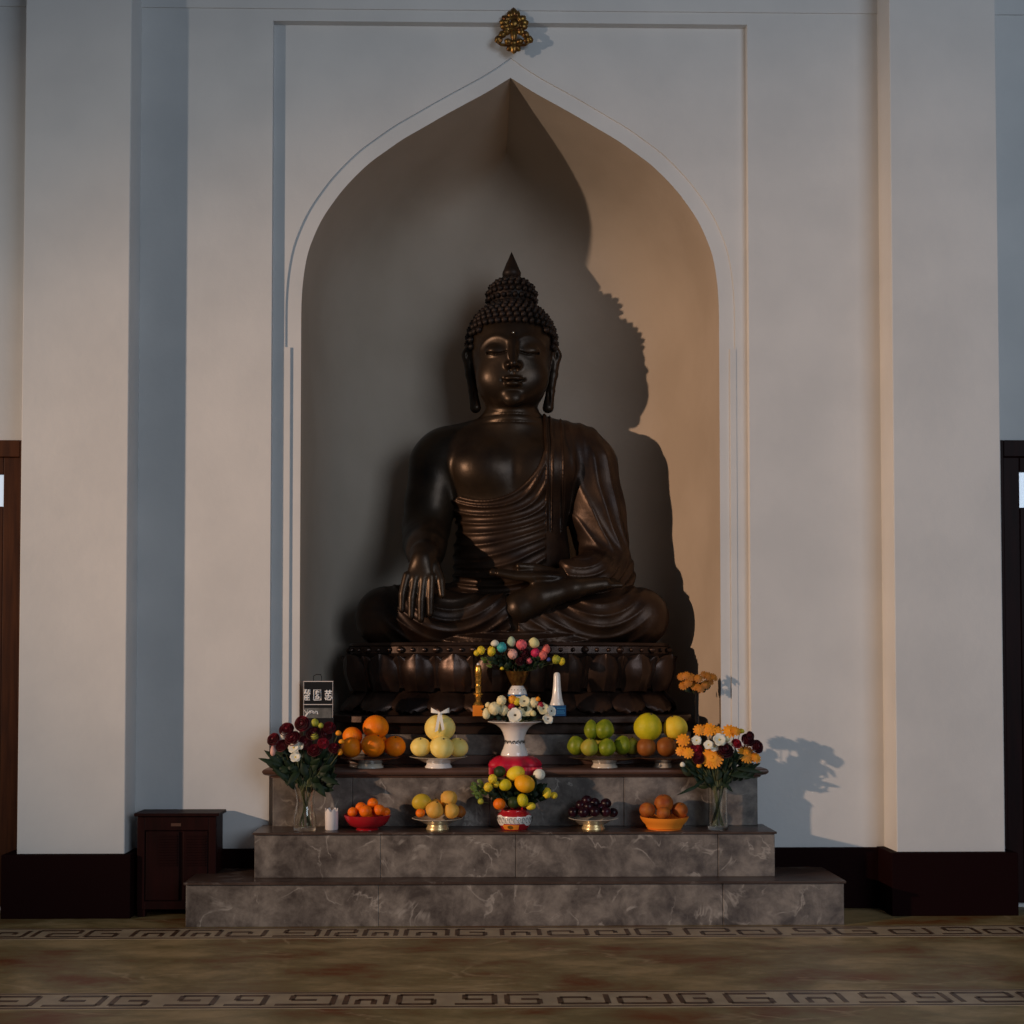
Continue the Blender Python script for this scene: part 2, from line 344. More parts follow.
def fret_band(name, Y0, Y1, seed):
    rnd = random.Random(seed); mb = MB(); h = Y1-Y0
    mb.box(-4.4, 4.4, Y0, Y1, 0, 0.0012, 0)
    for a, b in ((0.03,0.09),(0.91,0.97)): mb.box(-4.4, 4.4, Y0+h*a, Y0+h*b, 0.001, 0.0018, 1)
    x = -4.3; t = 0.017; ya, yb = Y0+h*0.22, Y0+h*0.78; ym = (ya+yb)/2; T = h*0.11
    def hb(x0, x1, yc): mb.box(x0, x1, yc-T/2, yc+T/2, 0.001, 0.0018, 1)
    def vb(xc, y0, y1): mb.box(xc-t/2, xc+t/2, y0, y1, 0.001, 0.0018, 1)
    while x < 4.3:
        k = rnd.choice((0,1,2,3,4)); L = rnd.uniform(0.10, 0.17)
        if k == 0: vb(x, ya, yb); hb(x, x+L, yb); vb(x+L, ym, yb); hb(x+L*0.35, x+L, ym); vb(x+L*0.35, ya, ym); hb(x+L*0.35, x+L*1.1, ya)
        elif k == 1: hb(x, x+L, ya); vb(x+L, ya, yb); hb(x+L*0.25, x+L, yb); vb(x+L*0.25, ym, yb); hb(x+L*0.25, x+L*0.7, ym)
        elif k == 2: vb(x, ya, yb); hb(x, x+L*0.8, yb); hb(x, x+L*0.8, ya); vb(x+L*0.8, ya, ym); hb(x+L*0.35, x+L*0.8, ym)
        elif k == 3: hb(x, x+L, yb); vb(x, ya, yb); vb(x+L, ya, yb); hb(x+L*0.3, x+L*0.7, ym); vb(x+L*0.3, ya, ym); vb(x+L*0.7, ya, ym)
        else: vb(x+L, ya, yb); hb(x, x+L, ya); vb(x, ya, ym+h*0.1); hb(x, x+L*0.6, ym+h*0.1); vb(x+L*0.6, ym-h*0.08, ym+h*0.1)
        x += L + 0.038
    return struct(name, mb, [band_m, inlay_m], smooth=False)
fret_band('trim_6', -0.545, -0.360, 3); fret_band('trim_7', -1.455, -1.277, 5)
# skirting
mb = MB(); mb.box(-1.56, 1.56, -0.02, 0.05, 0, 0.25); struct('baseboard_back', mb, base_m, smooth=False, bevel=0.003)
# pillars
for i, s in enumerate((-1, 1)):
    xi, xo = s*1.555, (-1.985 if s < 0 else 1.997)
    mb = MB(); mb.box(min(xi,xo), max(xi,xo), -0.148, 0.02, 0.2, WT); struct('wall_'+('left' if s < 0 else 'right'), mb, wall_m, smooth=False, bevel=0.004)
    xi, xo = s*1.522, s*2.035
    mb = MB(); mb.box(min(xi,xo), max(xi,xo), -0.18, 0.02, 0, 0.253); struct('baseboard_'+('left' if s < 0 else 'right'), mb, base_m, smooth=False, bevel=0.003)
# doors beyond the pillars
for i, s in enumerate((-1, 1)):
    t = bpy.data.objects.new('door_%d' % (i+1), None); C.objects.link(t); tag(t, kind='structure'); t.location = (-2.465 if s < 0 else 2.492, 0, 0)
    zt = at(10 if s < 0 else 1012, 440, -0.03).z
    f = MB(); f.box(-0.50, -0.43, -0.03, 0.03, 0, zt); f.box(0.43, 0.50, -0.03, 0.03, 0, zt); f.box(-0.43, 0.43, -0.03, 0.03, zt-0.07, zt); f.build('door_frame', door_m if s < 0 else cab_m, t, smooth=False, bevel=0.003)
    l = MB(); zp = at(1, 475 if s < 0 else 470, 0).z; zq = at(1, 507 if s < 0 else 506, 0).z
    xp = 0.36
    l.box(-0.43, -xp, -0.02, 0.02, 0.02, zt-0.07); l.box(xp, 0.43, -0.02, 0.02, 0.02, zt-0.07); l.box(-xp, xp, -0.02, 0.02, zp, zt-0.07); l.box(-xp, xp, -0.02, 0.02, 0.02, zq)
    for (a, b) in ((0.15, 0.80), (0.90, zq-0.08)):
        for (c, d) in ((-0.32, -0.03), (0.03, 0.32)): l.box(c, d, -0.032, -0.018, a, b)
    lf = l.build('door_leaf', door_m if s < 0 else cab_m, t, smooth=False, bevel=0.004)
    p = MB(); p.box(-xp, xp, -0.004, 0.004, zq, zp); p.build('pane', pane_m, lf, smooth=False)
    h = MB(); h.tube([(-s*-0.36, -0.02, 0.95), (-s*-0.36, -0.07, 0.95), (-s*-0.28, -0.07, 0.95)], 0.009); h.build('door_handle', oldgold, lf)

# ------------------------------------------------------------------ stepped altar
alt = thing('altar_platform', 'stepped grey marble altar platform of two wide steps and a moulded ledge below the statue', 'altar', (AX+0.010, -0.2, 0))
def abox(x0, x1, y0, y1, z0, z1, name, m, bevel=0.002, joints=()):
    mb = MB(); xs = [x0] + [j for j in joints] + [x1]
    for a, b in zip(xs[:-1], xs[1:]): mb.box(a+(0.0007 if a != x0 else 0), b-(0.0007 if b != x1 else 0), y0+0.2, y1+0.2, z0, z1)
    return mb.build(name, m, alt, smooth=False, bevel=bevel)
abox(-1.272, 1.272, -0.340, -0.0205, 0, 0.162, 'step', step_m, joints=(-0.53, 0.80))
abox(-1.278, 1.278, -0.352, -0.0205, 0.162, 0.172, 'tread', tread_m)
abox(-1.026, 1.026, -0.250, -0.0205, 0.172, 0.341, 'step', step_m, joints=(-0.53, 0.0, 0.80))
abox(-1.032, 1.032, -0.262, -0.0205, 0.341, 0.350, 'tread', tread_m)
abox(-0.985, 1.000, -0.075, 0.033, 0.350, 0.552, 'step', step_m, joints=(-0.66, -0.1, 0.45))
# moulded ledge: a profile swept along the front and returned at both ends
mb = MB(); pr = [(-0.072,0.545),(-0.082,0.551),(-0.084,0.556),(-0.100,0.561),(-0.106,0.566),(-0.110,0.573),(-0.109,0.579),(-0.104,0.584)]
vs = []
for o_, z in pr:
    e = -0.072 - o_; vs += [(-0.985-e, 0.033+0.2, z), (-0.985-e, o_+0.2, z), (1.0+e, o_+0.2, z), (1.0+e, 0.033+0.2, z)]
fs = [(4*i+k, 4*i+k+1, 4*i+k+5, 4*i+k+4) for i in range(len(pr)-1) for k in range(3)]
n_ = len(pr)-1; fs += [(4*n_, 4*n_+1, 4*n_+2, 4*n_+3), (0,3,2,1)]
fs += [tuple(4*i for i in range(n_+1)) + tuple(), tuple(4*i+3 for i in range(n_, -1, -1))]
mb.add(vs, fs); mb.build('ledge', ledge_m, alt, smooth=True, ang=50)
mb = MB(); mb.box(-Rn+0.004, Rn-0.004, 0.235, 0.34, 0.560, 0.5838); mb.build('ledge', ledge_m, alt, smooth=False)

# plinth in the niche
PZ = 0.790
pl = thing('statue_plinth', 'dark stone plinth with grey band under the lotus pedestal in the niche', 'plinth', (AX, 0.415, 0.584))
def ell(a, b, z0, z1, name, m, e=3.2, bev=0.003):
    mb = MB(); n = 96; vs = []
    for z in (z0, z1):
        for k in range(n):
            t = 2*PI*k/n; c, s_ = math.cos(t), math.sin(t)
            vs.append((a*math.copysign(abs(c)**(2/e), c), b*math.copysign(abs(s_)**(2/e), s_), z))
    fs = [(k, (k+1)%n, n+(k+1)%n, n+k) for k in range(n)] + [tuple(range(n-1,-1,-1)), tuple(range(n, 2*n))]
    mb.add(vs, fs); return mb.build(name, m, pl, bevel=bev)
ell(0.835, 0.300, 0.0002, 0.040, 'base', ledge_m); ell(0.815, 0.283, 0.040, 0.128, 'band', step_m); ell(0.775, 0.250, 0.128, 0.176, 'recess', lotus_m)
ell(0.815, 0.300, 0.176, 0.206, 'top_slab', lotus_m)

# ------------------------------------------------------------------ lotus pedestal
LC = (AX+0.006, 0.475); LZ0 = PZ; LZ1 = 1.108
lot = thing('lotus_pedestal', 'dark bronze double lotus pedestal carrying the seated statue', 'pedestal', (LC[0], LC[1], LZ0))
LA, LB = 0.725, 0.255
mb = MB(); n = 96
prof = [(1.02,0.0),(1.03,0.008),(1.0,0.02),(0.97,0.06),(0.93,0.095),(0.92,0.105),(0.93,0.112),(0.95,0.16),(0.985,0.22),(1.02,0.262),(1.025,0.268),(1.0,0.272),(1.0,0.30),(1.01,0.306),(1.0,0.318)]
vs = []; fs = []
for r, z in prof:
    for k in range(n):
        t = 2*PI*k/n; d = (r-1)*0.6
        vs.append(((LA+d)*math.cos(t), (LB+d)*math.sin(t), z))
for i in range(len(prof)-1): fs += [(i*n+k, i*n+(k+1)%n, (i+1)*n+(k+1)%n, (i+1)*n+k) for k in range(n)]
fs += [tuple(range(n-1,-1,-1)), tuple(range((len(prof)-1)*n, len(prof)*n))]
mb.add(vs, fs); mb.build('core', lotus_m, lot)
# equal steps round the oval
T = np.linspace(0, 2*PI, 4001); P_ = np.stack([LA*np.cos(T), LB*np.sin(T)], 1); s_ = np.r_[0, np.cumsum(np.hypot(*np.diff(P_, axis=0).T))]
def around(nn, off=0.0):
    for i in range(nn):
        q = ((i+off)/nn) % 1.0 * s_[-1]; t = float(np.interp(q, s_, T))
        p = Vector((LA*math.cos(t), LB*math.sin(t), 0)); nr = Vector((math.cos(t)/LA, math.sin(t)/LB, 0)).normalized(); yield p, nr
def petal(z0, z1, wid, out0, out1, curl, puff, name, p, nr):
    tg = Vector((-nr.y, nr.x, 0))
    def fn(u, v):
        uu = u*2-1
        w_ = wid*(0.72+0.32*math.sin(min(v,0.75)/0.75*PI/2))*(1.0 if v < 0.6 else math.sqrt(max(0.0, 1-((v-0.6)/0.42)**2)))
        o = out0+(out1-out0)*v**1.4 + puff*math.sin(PI*min(1,v*0.95+0.05))*(1-uu*uu) + curl*max(0, v-0.75)*4*0.3*(1-0.4*abs(uu)) - 0.018*abs(uu)**3 + 0.006*math.exp(-(uu/0.08)**2)
        z = z0+(z1-z0)*v + (-0.004 if z1 > z0 else 0.004)*abs(uu)**2
        return p + tg*(uu*w_) + nr*o + Vector((0,0,z))
    m_ = MB(); m_.grid(fn, 12, 12, thick=0.010); return m_.build(name, lotus_m, lot)
for p, nr in around(20, 0.5): petal(0.104, 0.266, 0.088, 0.0, 0.030, 0.04, 0.030, 'petal', p, nr)
for p, nr in around(20, 0.0): petal(0.118, 0.258, 0.060, -0.014, 0.030, 0.03, 0.012, 'petal', p, nr)
for p, nr in around(20, 0.25): petal(0.098, 0.012, 0.082, -0.036, 0.036, 0.02, 0.018, 'lower_petal', p, nr)
mb = MB()
mb = MB(); mb.ball((0, 0, 0), 0.010, n=8, m=6); bead = mb.build('bead', lotus_m, lot)
for k_i, (p, nr) in enumerate(around(60)):
    q = p + nr*0.004; o = bead if k_i == 0 else bead.copy()
    if k_i: C.objects.link(o)
    o.location = (q.x, q.y, 0.286); o.scale = (1, 1, 1) if k_i % 3 else (1.7, 1.7, 1.5)

# ------------------------------------------------------------------ seated statue, grown from smooth distance shapes
def V3(*a): return np.array(a, np.float32)
def ellp(P, c, r):
    q = (P - V3(*c))/V3(*r); k0 = np.sqrt((q*q).sum(1)); q2 = q/V3(*r); k1 = np.sqrt((q2*q2).sum(1))+1e-9
    return k0*(k0-1)/k1
def cone(P, a, b, ra, rb):
    a = V3(*a); b = V3(*b); ab = b-a; t = np.clip(((P-a)@ab)/(ab@ab), 0, 1)
    return np.sqrt((((P-a)-t[:,None]*ab)**2).sum(1)) - (ra+(rb-ra)*t)
def chain(P, pts, k=0.01):
    d = None
    for (a, ra), (b, rb) in zip(pts[:-1], pts[1:]):
        e = cone(P, a, b, ra, rb); d = e if d is None else smin(d, e, k)
    return d
def smin(a, b, k):
    h = np.clip(0.5+0.5*(b-a)/k, 0, 1); return b+(a-b)*h - k*h*(1-h)
def gauss(x, s): return np.exp(-(x/s)**2)

def mesh_sdf(fn, lo, hi, h):
    lo = np.array(lo, np.float32); hi = np.array(hi, np.float32); st = 4
    N = (np.ceil((hi-lo)/(h*st)).astype(int))*st + 1
    cg = [lo[a]+np.arange(0, N[a], st)*h for a in range(3)]
    G = np.stack(np.meshgrid(*cg, indexing='ij'), -1).reshape(-1,3).astype(np.float32)
    Dc = fn(G).reshape([len(c) for c in cg])
    near = np.abs(Dc) < h*st*2.0
    nb = near.copy()
    for ax in range(3):
        t = nb.copy(); sl = [slice(None)]*3; s2 = [slice(None)]*3; sl[ax] = slice(1,None); s2[ax] = slice(None,-1)
        t[tuple(sl)] |= nb[tuple(s2)]; t[tuple(s2)] |= nb[tuple(sl)]; nb = t
    idx = [np.minimum((np.arange(N[a])+st//2)//st, len(cg[a])-1) for a in range(3)]
    F = Dc[np.ix_(*idx)].astype(np.float32); M = nb[np.ix_(*idx)]
    I = np.argwhere(M); 
    for q in range(0, len(I), 400000):
        J = I[q:q+400000]; F[J[:,0],J[:,1],J[:,2]] = fn((lo+J*h).astype(np.float32))
    s = F < 0
    c = None
    for dx in (0,1):
        for dy in (0,1):
            for dz in (0,1):
                b = s[dx:N[0]-1+dx, dy:N[1]-1+dy, dz:N[2]-1+dz].astype(np.int8); c = b if c is None else c+b
    cells = np.argwhere((c > 0) & (c < 8)); vid = -np.ones(c.shape, np.int32); vid[tuple(cells.T)] = np.arange(len(cells))
    acc = np.zeros((len(cells),3), np.float64); cnt = np.zeros(len(cells))
    for ax in range(3):
        o = [a for a in range(3) if a != ax]
        for d0 in (0,1):
            for d1 in (0,1):
                a = cells.copy(); a[:,o[0]] += d0; a[:,o[1]] += d1; b = a.copy(); b[:,ax] += 1
                fa = F[tuple(a.T)]; fb = F[tuple(b.T)]; m = (fa < 0) != (fb < 0)
                t = fa[m]/(fa[m]-fb[m]); p = a[m].astype(np.float64); p[:,ax] += t
                acc[m] += p; cnt[m] += 1
    V = lo + acc/cnt[:,None]*h
    Q = []
    for ax in range(3):
        u, v = (ax+1)%3, (ax+2)%3
        sl = [slice(None)]*3; s2 = [slice(None)]*3; sl[ax] = slice(0,-1); s2[ax] = slice(1,None)
        e = s[tuple(sl)] != s[tuple(s2)]
        E = np.argwhere(e); E = E[(E[:,u] > 0) & (E[:,v] > 0) & (E[:,u] < N[u]-1) & (E[:,v] < N[v]-1)]
        def g(du, dv): q = E.copy(); q[:,u] -= du; q[:,v] -= dv; return vid[tuple(q.T)]
        q = np.stack([g(0,0), g(1,0), g(1,1), g(0,1)], 1); ins = s[tuple(E.T)]
        q[~ins] = q[~ins][:, ::-1]; Q.append(q)
    Q = np.concatenate(Q); Q = Q[(Q >= 0).all(1)]
    return V, Q
def np_mesh(name, parts, m, parent):
    V = np.concatenate([p[0] for p in parts]); off = 0; Q = []
    for p in parts: Q.append(p[1]+off); off += len(p[0])
    Q = np.concatenate(Q); me = bpy.data.meshes.new(name)
    me.vertices.add(len(V)); me.vertices.foreach_set('co', V.astype(np.float32).ravel())
    me.loops.add(len(Q)*4); me.loops.foreach_set('vertex_index', Q.astype(np.int32).ravel())
    me.polygons.add(len(Q)); me.polygons.foreach_set('loop_start', np.arange(len(Q), dtype=np.int32)*4); me.polygons.foreach_set('loop_total', np.full(len(Q), 4, np.int32))
    me.update(calc_edges=True); me.validate(); me.materials.append(m)
    me.polygons.foreach_set('use_smooth', [True]*len(me.polygons))
    o = bpy.data.objects.new(name, me); C.objects.link(o); o.parent = parent; return o

SY = 0.575
st = thing('buddha_statue', 'dark bronze seated cross-legged statue with curled hair, one hand lowered over the knee', 'statue', (AX+0.021, SY, LZ1+0.001))

st.scale = (1.012, 1.012, 1.012)
def torso(P):
    d = ellp(P, (0,0.02,0.74), (0.305,0.18,0.25))
    d = smin(d, ellp(P, (0,0.02,0.42), (0.235,0.175,0.28)), 0.09)
    d = smin(d, ellp(P, (0,0.04,0.17), (0.31,0.20,0.19)), 0.09)
    d = smin(d, ellp(P, (-0.13,-0.10,0.80), (0.13,0.075,0.10)), 0.07)
    d = smin(d, ellp(P, (0.13,-0.10,0.80), (0.13,0.075,0.10)), 0.07)
    d = smin(d, cone(P, (-0.30,0.03,0.870), (0.30,0.03,0.870), 0.125, 0.125), 0.07)
    d = smin(d, cone(P, (-0.31,0.03,0.89), (-0.06,0.03,0.97), 0.10, 0.10), 0.05)
    d = smin(d, cone(P, (0.31,0.03,0.89), (0.06,0.03,0.97), 0.10, 0.10), 0.05)
    return d
def arm_r(P): return chain(P, [((-0.345,0.03,0.83),0.132), ((-0.378,0.015,0.64),0.112), ((-0.394,-0.02,0.53),0.104), ((-0.396,-0.10,0.455),0.094), ((-0.390,-0.20,0.410),0.082), ((-0.386,-0.30,0.375),0.064)], 0.035)
def arm_l(P): return chain(P, [((0.345,0.03,0.83),0.132), ((0.390,0.02,0.62),0.108), ((0.425,0.0,0.36),0.100), ((0.36,-0.14,0.31),0.070), ((0.27,-0.18,0.300),0.046)], 0.05)
def hand_r(P):
    d = chain(P, [((-0.386,-0.300,0.380),0.062), ((-0.398,-0.340,0.345),0.044)], 0.01)
    for xx in (-0.448, -0.420, -0.392, -0.366): d = smin(d, cone(P, (-0.396+0.3*(xx+0.4),-0.342,0.36), (xx,-0.362,0.282), 0.031, 0.0205), 0.024)
    fingers = [((-0.462,0.285),(-0.480,0.205),(-0.483,0.136),0.0180,0.0140), ((-0.428,0.272),(-0.441,0.185),(-0.443,0.108),0.0190,0.0150),
               ((-0.391,0.272),(-0.400,0.180),(-0.401,0.096),0.0190,0.0155), ((-0.358,0.278),(-0.361,0.190),(-0.361,0.120),0.0185,0.0150)]
    for (a, b, c, ra, rb) in fingers:
        f = chain(P, [((a[0],-0.368,a[1]),ra), ((b[0],-0.376,b[1]),ra*0.97), ((c[0],-0.374,c[1]),rb)], 0.0005); d = smin(d, f, 0.006)
    f = chain(P, [((-0.345,-0.335,0.325),0.028), ((-0.318,-0.355,0.265),0.021), ((-0.311,-0.372,0.200),0.0150)], 0.001)
    return smin(d, f, 0.012)
def hand_l(P):
    d = chain(P, [((0.30,-0.165,0.310),0.046), ((0.22,-0.215,0.300),0.036)], 0.03)
    d = smin(d, ellp(P, (0.13,-0.232,0.288), (0.105,0.062,0.026)), 0.03)
    for i, (y, l, z) in enumerate(((-0.270,0.0,0.284), (-0.242,-0.03,0.290), (-0.214,-0.025,0.296), (-0.186,0.005,0.300))):
        f = chain(P, [((0.08,y,z),0.020), ((0.005,y,z+0.004),0.018), ((l-0.065,y,z+0.018),0.0145)], 0.001); d = smin(d, f, 0.008)
    f = chain(P, [((0.17,-0.205,0.310),0.026), ((0.09,-0.20,0.334),0.021), ((0.025,-0.215,0.338),0.016)], 0.001)
    return smin(d, f, 0.015)
def foot(P):
    d = chain(P, [((0.03,-0.245,0.150),0.076), ((0.12,-0.258,0.196),0.062), ((0.26,-0.260,0.236),0.044), ((0.40,-0.240,0.258),0.032)], 0.03)
    d = smin(d, ellp(P, (0.035,-0.25,0.16), (0.055,0.05,0.06)), 0.03)
    for i in range(5):
        z = 0.248+0.008*i; f = cone(P, (0.40,-0.255+0.011*i,z), (0.478-0.010*i,-0.240+0.013*i,z+0.004), 0.014, 0.010); d = smin(d, f, 0.010)
    return d
def leg_l(P):
    d = chain(P, [((0.12,0.06,0.13),0.14), ((0.42,-0.06,0.135),0.125), ((0.565,-0.09,0.118),0.118)], 0.05)
    return smin(d, chain(P, [((0.575,-0.10,0.115),0.115), ((0.35,-0.165,0.10),0.098), ((0.02,-0.20,0.075),0.075)], 0.05), 0.04)
def leg_r(P):
    d = chain(P, [((-0.12,0.06,0.13),0.14), ((-0.42,-0.06,0.135),0.125), ((-0.565,-0.09,0.118),0.118)], 0.05)
    return smin(d, chain(P, [((-0.575,-0.10,0.115),0.115), ((-0.35,-0.18,0.115),0.102), ((-0.05,-0.205,0.115),0.085)], 0.05), 0.04)
def neck(P):
    d = chain(P, [((0,0.03,0.93),0.135), ((0,0.02,1.02),0.122), ((0,0.02,1.15),0.116)], 0.03)
    z = P[:,2]
    return d + 0.006*gauss(z-1.040, 0.006) + 0.006*gauss(z-1.005, 0.006)
def arc_d(x, z, cx, cz, r): return np.abs(np.hypot(x-cx, z-cz)-r)
def head(P):
    x, y, z = P[:,0], P[:,1], P[:,2]; ax = np.abs(x)
    d = ellp(P, (0,0.035,1.40), (0.190,0.197,0.185))
    d = smin(d, ellp(P, (0,-0.015,1.285), (0.175,0.175,0.210)), 0.05)
    d = smin(d, ellp(P, (0,-0.045,1.155), (0.132,0.127,0.094)), 0.06)
    Q = np.stack([ax, y, z], 1)
    d = smin(d, ellp(Q, (0.085,-0.100,1.205), (0.073,0.062,0.072)), 0.05)
    d = smin(d, ellp(P, (0,-0.150,1.095), (0.042,0.030,0.030)), 0.03)           # chin
    front = 1/(1+np.exp((y+0.08)/0.012))
    # eye sockets, lids and brows
    d = d + 0.006*front*gauss(np.hypot((ax-0.072)/1.5, (z-1.318)), 0.028)
    d = smin(d, ellp(Q, (0.074,-0.148,1.312), (0.046,0.032,0.028)), 0.016)
    slit = 1.301 - 0.010*np.cos(np.clip((ax-0.074)/0.046, -1, 1)*PI/2) + 0.004
    d = d + 0.009*front*gauss(z-slit, 0.0042)*(np.abs(ax-0.074) < 0.046)
    slit2 = 1.345 - 0.6*(ax-0.075)**2*10
    pass
    br = arc_d(ax, z, 0.080, 1.300, 0.078); d = d - 0.0035*front*gauss(br, 0.011)*np.clip((z-1.315)/0.02, 0, 1)*(ax < 0.152)
    # nose
    n_ = cone(P, (0,-0.182,1.352), (0,-0.219,1.241), 0.0130, 0.0180); n_ = smin(n_, ellp(Q, (0.021,-0.194,1.239), (0.014,0.017,0.012)), 0.010)
    d = smin(d, n_, 0.022)
    d = d + 0.005*front*gauss(np.hypot(ax-0.014, z-1.221), 0.006)
    # mouth
    d = d + 0.004*front*gauss(x, 0.007)*gauss(z-1.203, 0.012)
    up = 1.178 + 0.9*ax*ax*4 - 0.004*gauss(x, 0.008)
    d = smin(d, ellp(np.stack([x, y, z-1.3*x*x], 1), (0,-0.182,1.180), (0.041,0.022,0.0125)), 0.010)
    d = smin(d, ellp(np.stack([x, y, z-1.0*x*x], 1), (0,-0.180,1.158), (0.036,0.023,0.0145)), 0.010)
    d = d + 0.0075*front*gauss(z-(1.1695+2.0*x*x+0.002*np.cos(x*120)), 0.0036)*(ax < 0.050)
    d = d + 0.003*front*gauss(np.hypot(ax-0.050, z-1.177), 0.008)
    d = d + 0.006*front*gauss(z-1.135, 0.010)*gauss(x, 0.035)
    # long ears
    e = chain(Q, [((0.186,0.015,1.395),0.022), ((0.202,0.030,1.34),0.027), ((0.192,0.030,1.25),0.022)], 0.02)
    e = smin(e, chain(Q, [((0.192,0.028,1.25),0.022), ((0.180,0.020,1.17),0.020), ((0.168,0.012,1.093),0.026)], 0.01), 0.012)
    e = e + 0.010*gauss(np.hypot((ax-0.204)*1.4, (z-1.335)*0.7), 0.013)*(y < 0.03) + 0.008*gauss(ax-0.172, 0.006)*gauss(z-1.14, 0.03)*(y < 0.02)
    return smin(d, e, 0.008)
def body(P):
    d = smin(torso(P), neck(P), 0.05)
    d = smin(d, arm_r(P), 0.035); d = smin(d, arm_l(P), 0.03)
    d = smin(d, hand_r(P), 0.012); d = smin(d, hand_l(P), 0.012)
    l = smin(leg_l(P), leg_r(P), 0.04); l = smin(l, foot(P), 0.015)
    d = smin(d, l, 0.03)
    d = d + 0.005*gauss(P[:,0], 0.03)*gauss(P[:,2]-0.78, 0.10)*(P[:,1] < -0.05)
    return np.maximum(np.maximum(d, -P[:,2]), P[:,2]-1.10)
def ridges(u, period, amp, sharp=0.30):
    t = np.abs(((u/period) % 1.0) - 0.5)*2; return amp*np.exp(-((1-t)/sharp)**2)
def robe(P):
    x, y, z = P[:,0], P[:,1], P[:,2]
    # over one shoulder and round the waist
    t = smin(torso(P), ellp(P, (0,0.02,0.40), (0.245,0.185,0.24)), 0.05)
    rho = np.hypot(x+0.13, z-0.92)
    fold = ridges(rho+0.012*np.sin(z*17+x*6), 0.044, 0.0095, 0.42)*np.clip((rho-0.275)/0.02, 0, 1)*(x < 0.155)
    strap = 0.008*(gauss(x-0.152, 0.004)+gauss(x-0.175, 0.003)+gauss(x-0.225, 0.004))*(z > 0.5) + ridges(x*0.9+0.10*z, 0.055, 0.005, 0.5)*(x > 0.23)
    t = t - 0.012 - np.where(x < 0.15, fold, strap)
    reg = np.minimum(0.142-x, np.maximum(0.275-rho, z-(0.69+0.5*(x+0.2))))
    hem = 0.005*gauss(reg+0.010, 0.006); t = np.maximum(t-hem, reg)
    # sleeve
    a = chain(P, [((0.345,0.03,0.83),0.134), ((0.390,0.02,0.62),0.113), ((0.425,0.0,0.37),0.110)], 0.05)
    a = smin(a, chain(P, [((0.425,-0.005,0.36),0.106), ((0.36,-0.14,0.31),0.082), ((0.25,-0.188,0.302),0.062)], 0.03), 0.04); a = smin(a, ellp(P, (0.36,-0.12,0.275), (0.11,0.09,0.060)), 0.03)
    a = smin(a, ellp(P, (0.43,-0.02,0.29), (0.12,0.11,0.085)), 0.05)
    u = 0.75*x+0.30*z+0.45*y+0.022*np.sin(z*9+x*6)
    a = a - 0.010 - ridges(u, 0.052, 0.009, 0.45)*np.clip((0.93-z)/0.1, 0, 1)*np.clip((z-0.40)/0.06, 0, 1)
    r2 = np.hypot(x-0.30, z-0.50); a = a - ridges(r2+0.2*y, 0.040, 0.007, 0.4)*np.clip((0.42-z)/0.05, 0, 1)
    a = np.maximum(a, 0.215-x+0.55*(0.33-z))
    d = smin(t, a, 0.012)
    # skirt over both legs
    l = leg_l(P); rr = np.hypot((x-0.36), (z-0.43)*1.0); 
    l = l - 0.010 - ridges(rr+0.015*np.sin(x*11), 0.050, 0.008, 0.42)*np.clip((rr-0.20)/0.05, 0, 1)*np.clip((0.62-np.abs(x))/0.1, 0, 1)
    l = np.maximum(l, foot(P)*0+0.02-x)
    r = leg_r(P); rq = np.hypot((x+0.27), (z-0.45)); 
    r = r - 0.013 - ridges(rq+0.02*np.sin(x*9+1), 0.048, 0.008, 0.42)*np.clip((rq-0.22)/0.05, 0, 1)*np.clip((0.60-np.abs(x))/0.1, 0, 1)
    r = np.maximum(r, x+0.030+0.25*(0.14-z)*(z < 0.14)*-1.0)
    apron = ellp(P, (0.02,-0.15,0.0), (0.42,0.165,0.075)) - ridges(np.hypot(x*0.5, z-0.4)+0.0*y, 0.03, 0.006)
    l = smin(l, apron, 0.02)
    d = np.minimum(smin(d, l, 0.015), r)
    return np.maximum(d, -z)
stb = [mesh_sdf(body, (-0.76,-0.46,-0.02), (0.76,0.30,1.14), 0.0050), mesh_sdf(lambda P: np.maximum(smin(head(P), neck(P), 0.02), 1.03-P[:,2]), (-0.26,-0.27,1.02), (0.26,0.27,1.62), 0.0034)]
np_mesh('body', stb, bronze, st)
np_mesh('robe', [mesh_sdf(robe, (-0.76,-0.40,-0.02), (0.76,0.32,1.06), 0.0050)], bronze2, st)
# hair: a cap and a topknot covered with snail curls
mb = MB()
HC = Vector((0,0.035,1.392)); HR = (0.204,0.212,0.198); UC = Vector((0,0.035,1.612)); UR = (0.112,0.112,0.086)
def hairline(p):
    return p.z > 1.385 - 0.36*(p.y+0.0) + 0.10*max(0, 0.12-abs(p.x))*0 - (0.0 if p.y < -0.05 else 0.05)
def capfn(x, y, z): return (x, y, z)
mb.ball(tuple(HC+Vector((0,0,0))), 1, n=48, m=32, rx=HR[0]-0.002, ry=HR[1]-0.004, rz=HR[2]-0.002)
cap = MB()
keep = [i for i, v in enumerate(mb.v)]
bm_f = [f for f in mb.f if all(hairline(Vector(mb.v[i])) for i in f)]
mb.f = bm_f; mb.mi = [0]*len(bm_f)
mb.ball(tuple(UC), 1, n=32, m=20, rx=UR[0]-0.004, ry=UR[1]-0.004, rz=UR[2]-0.004)
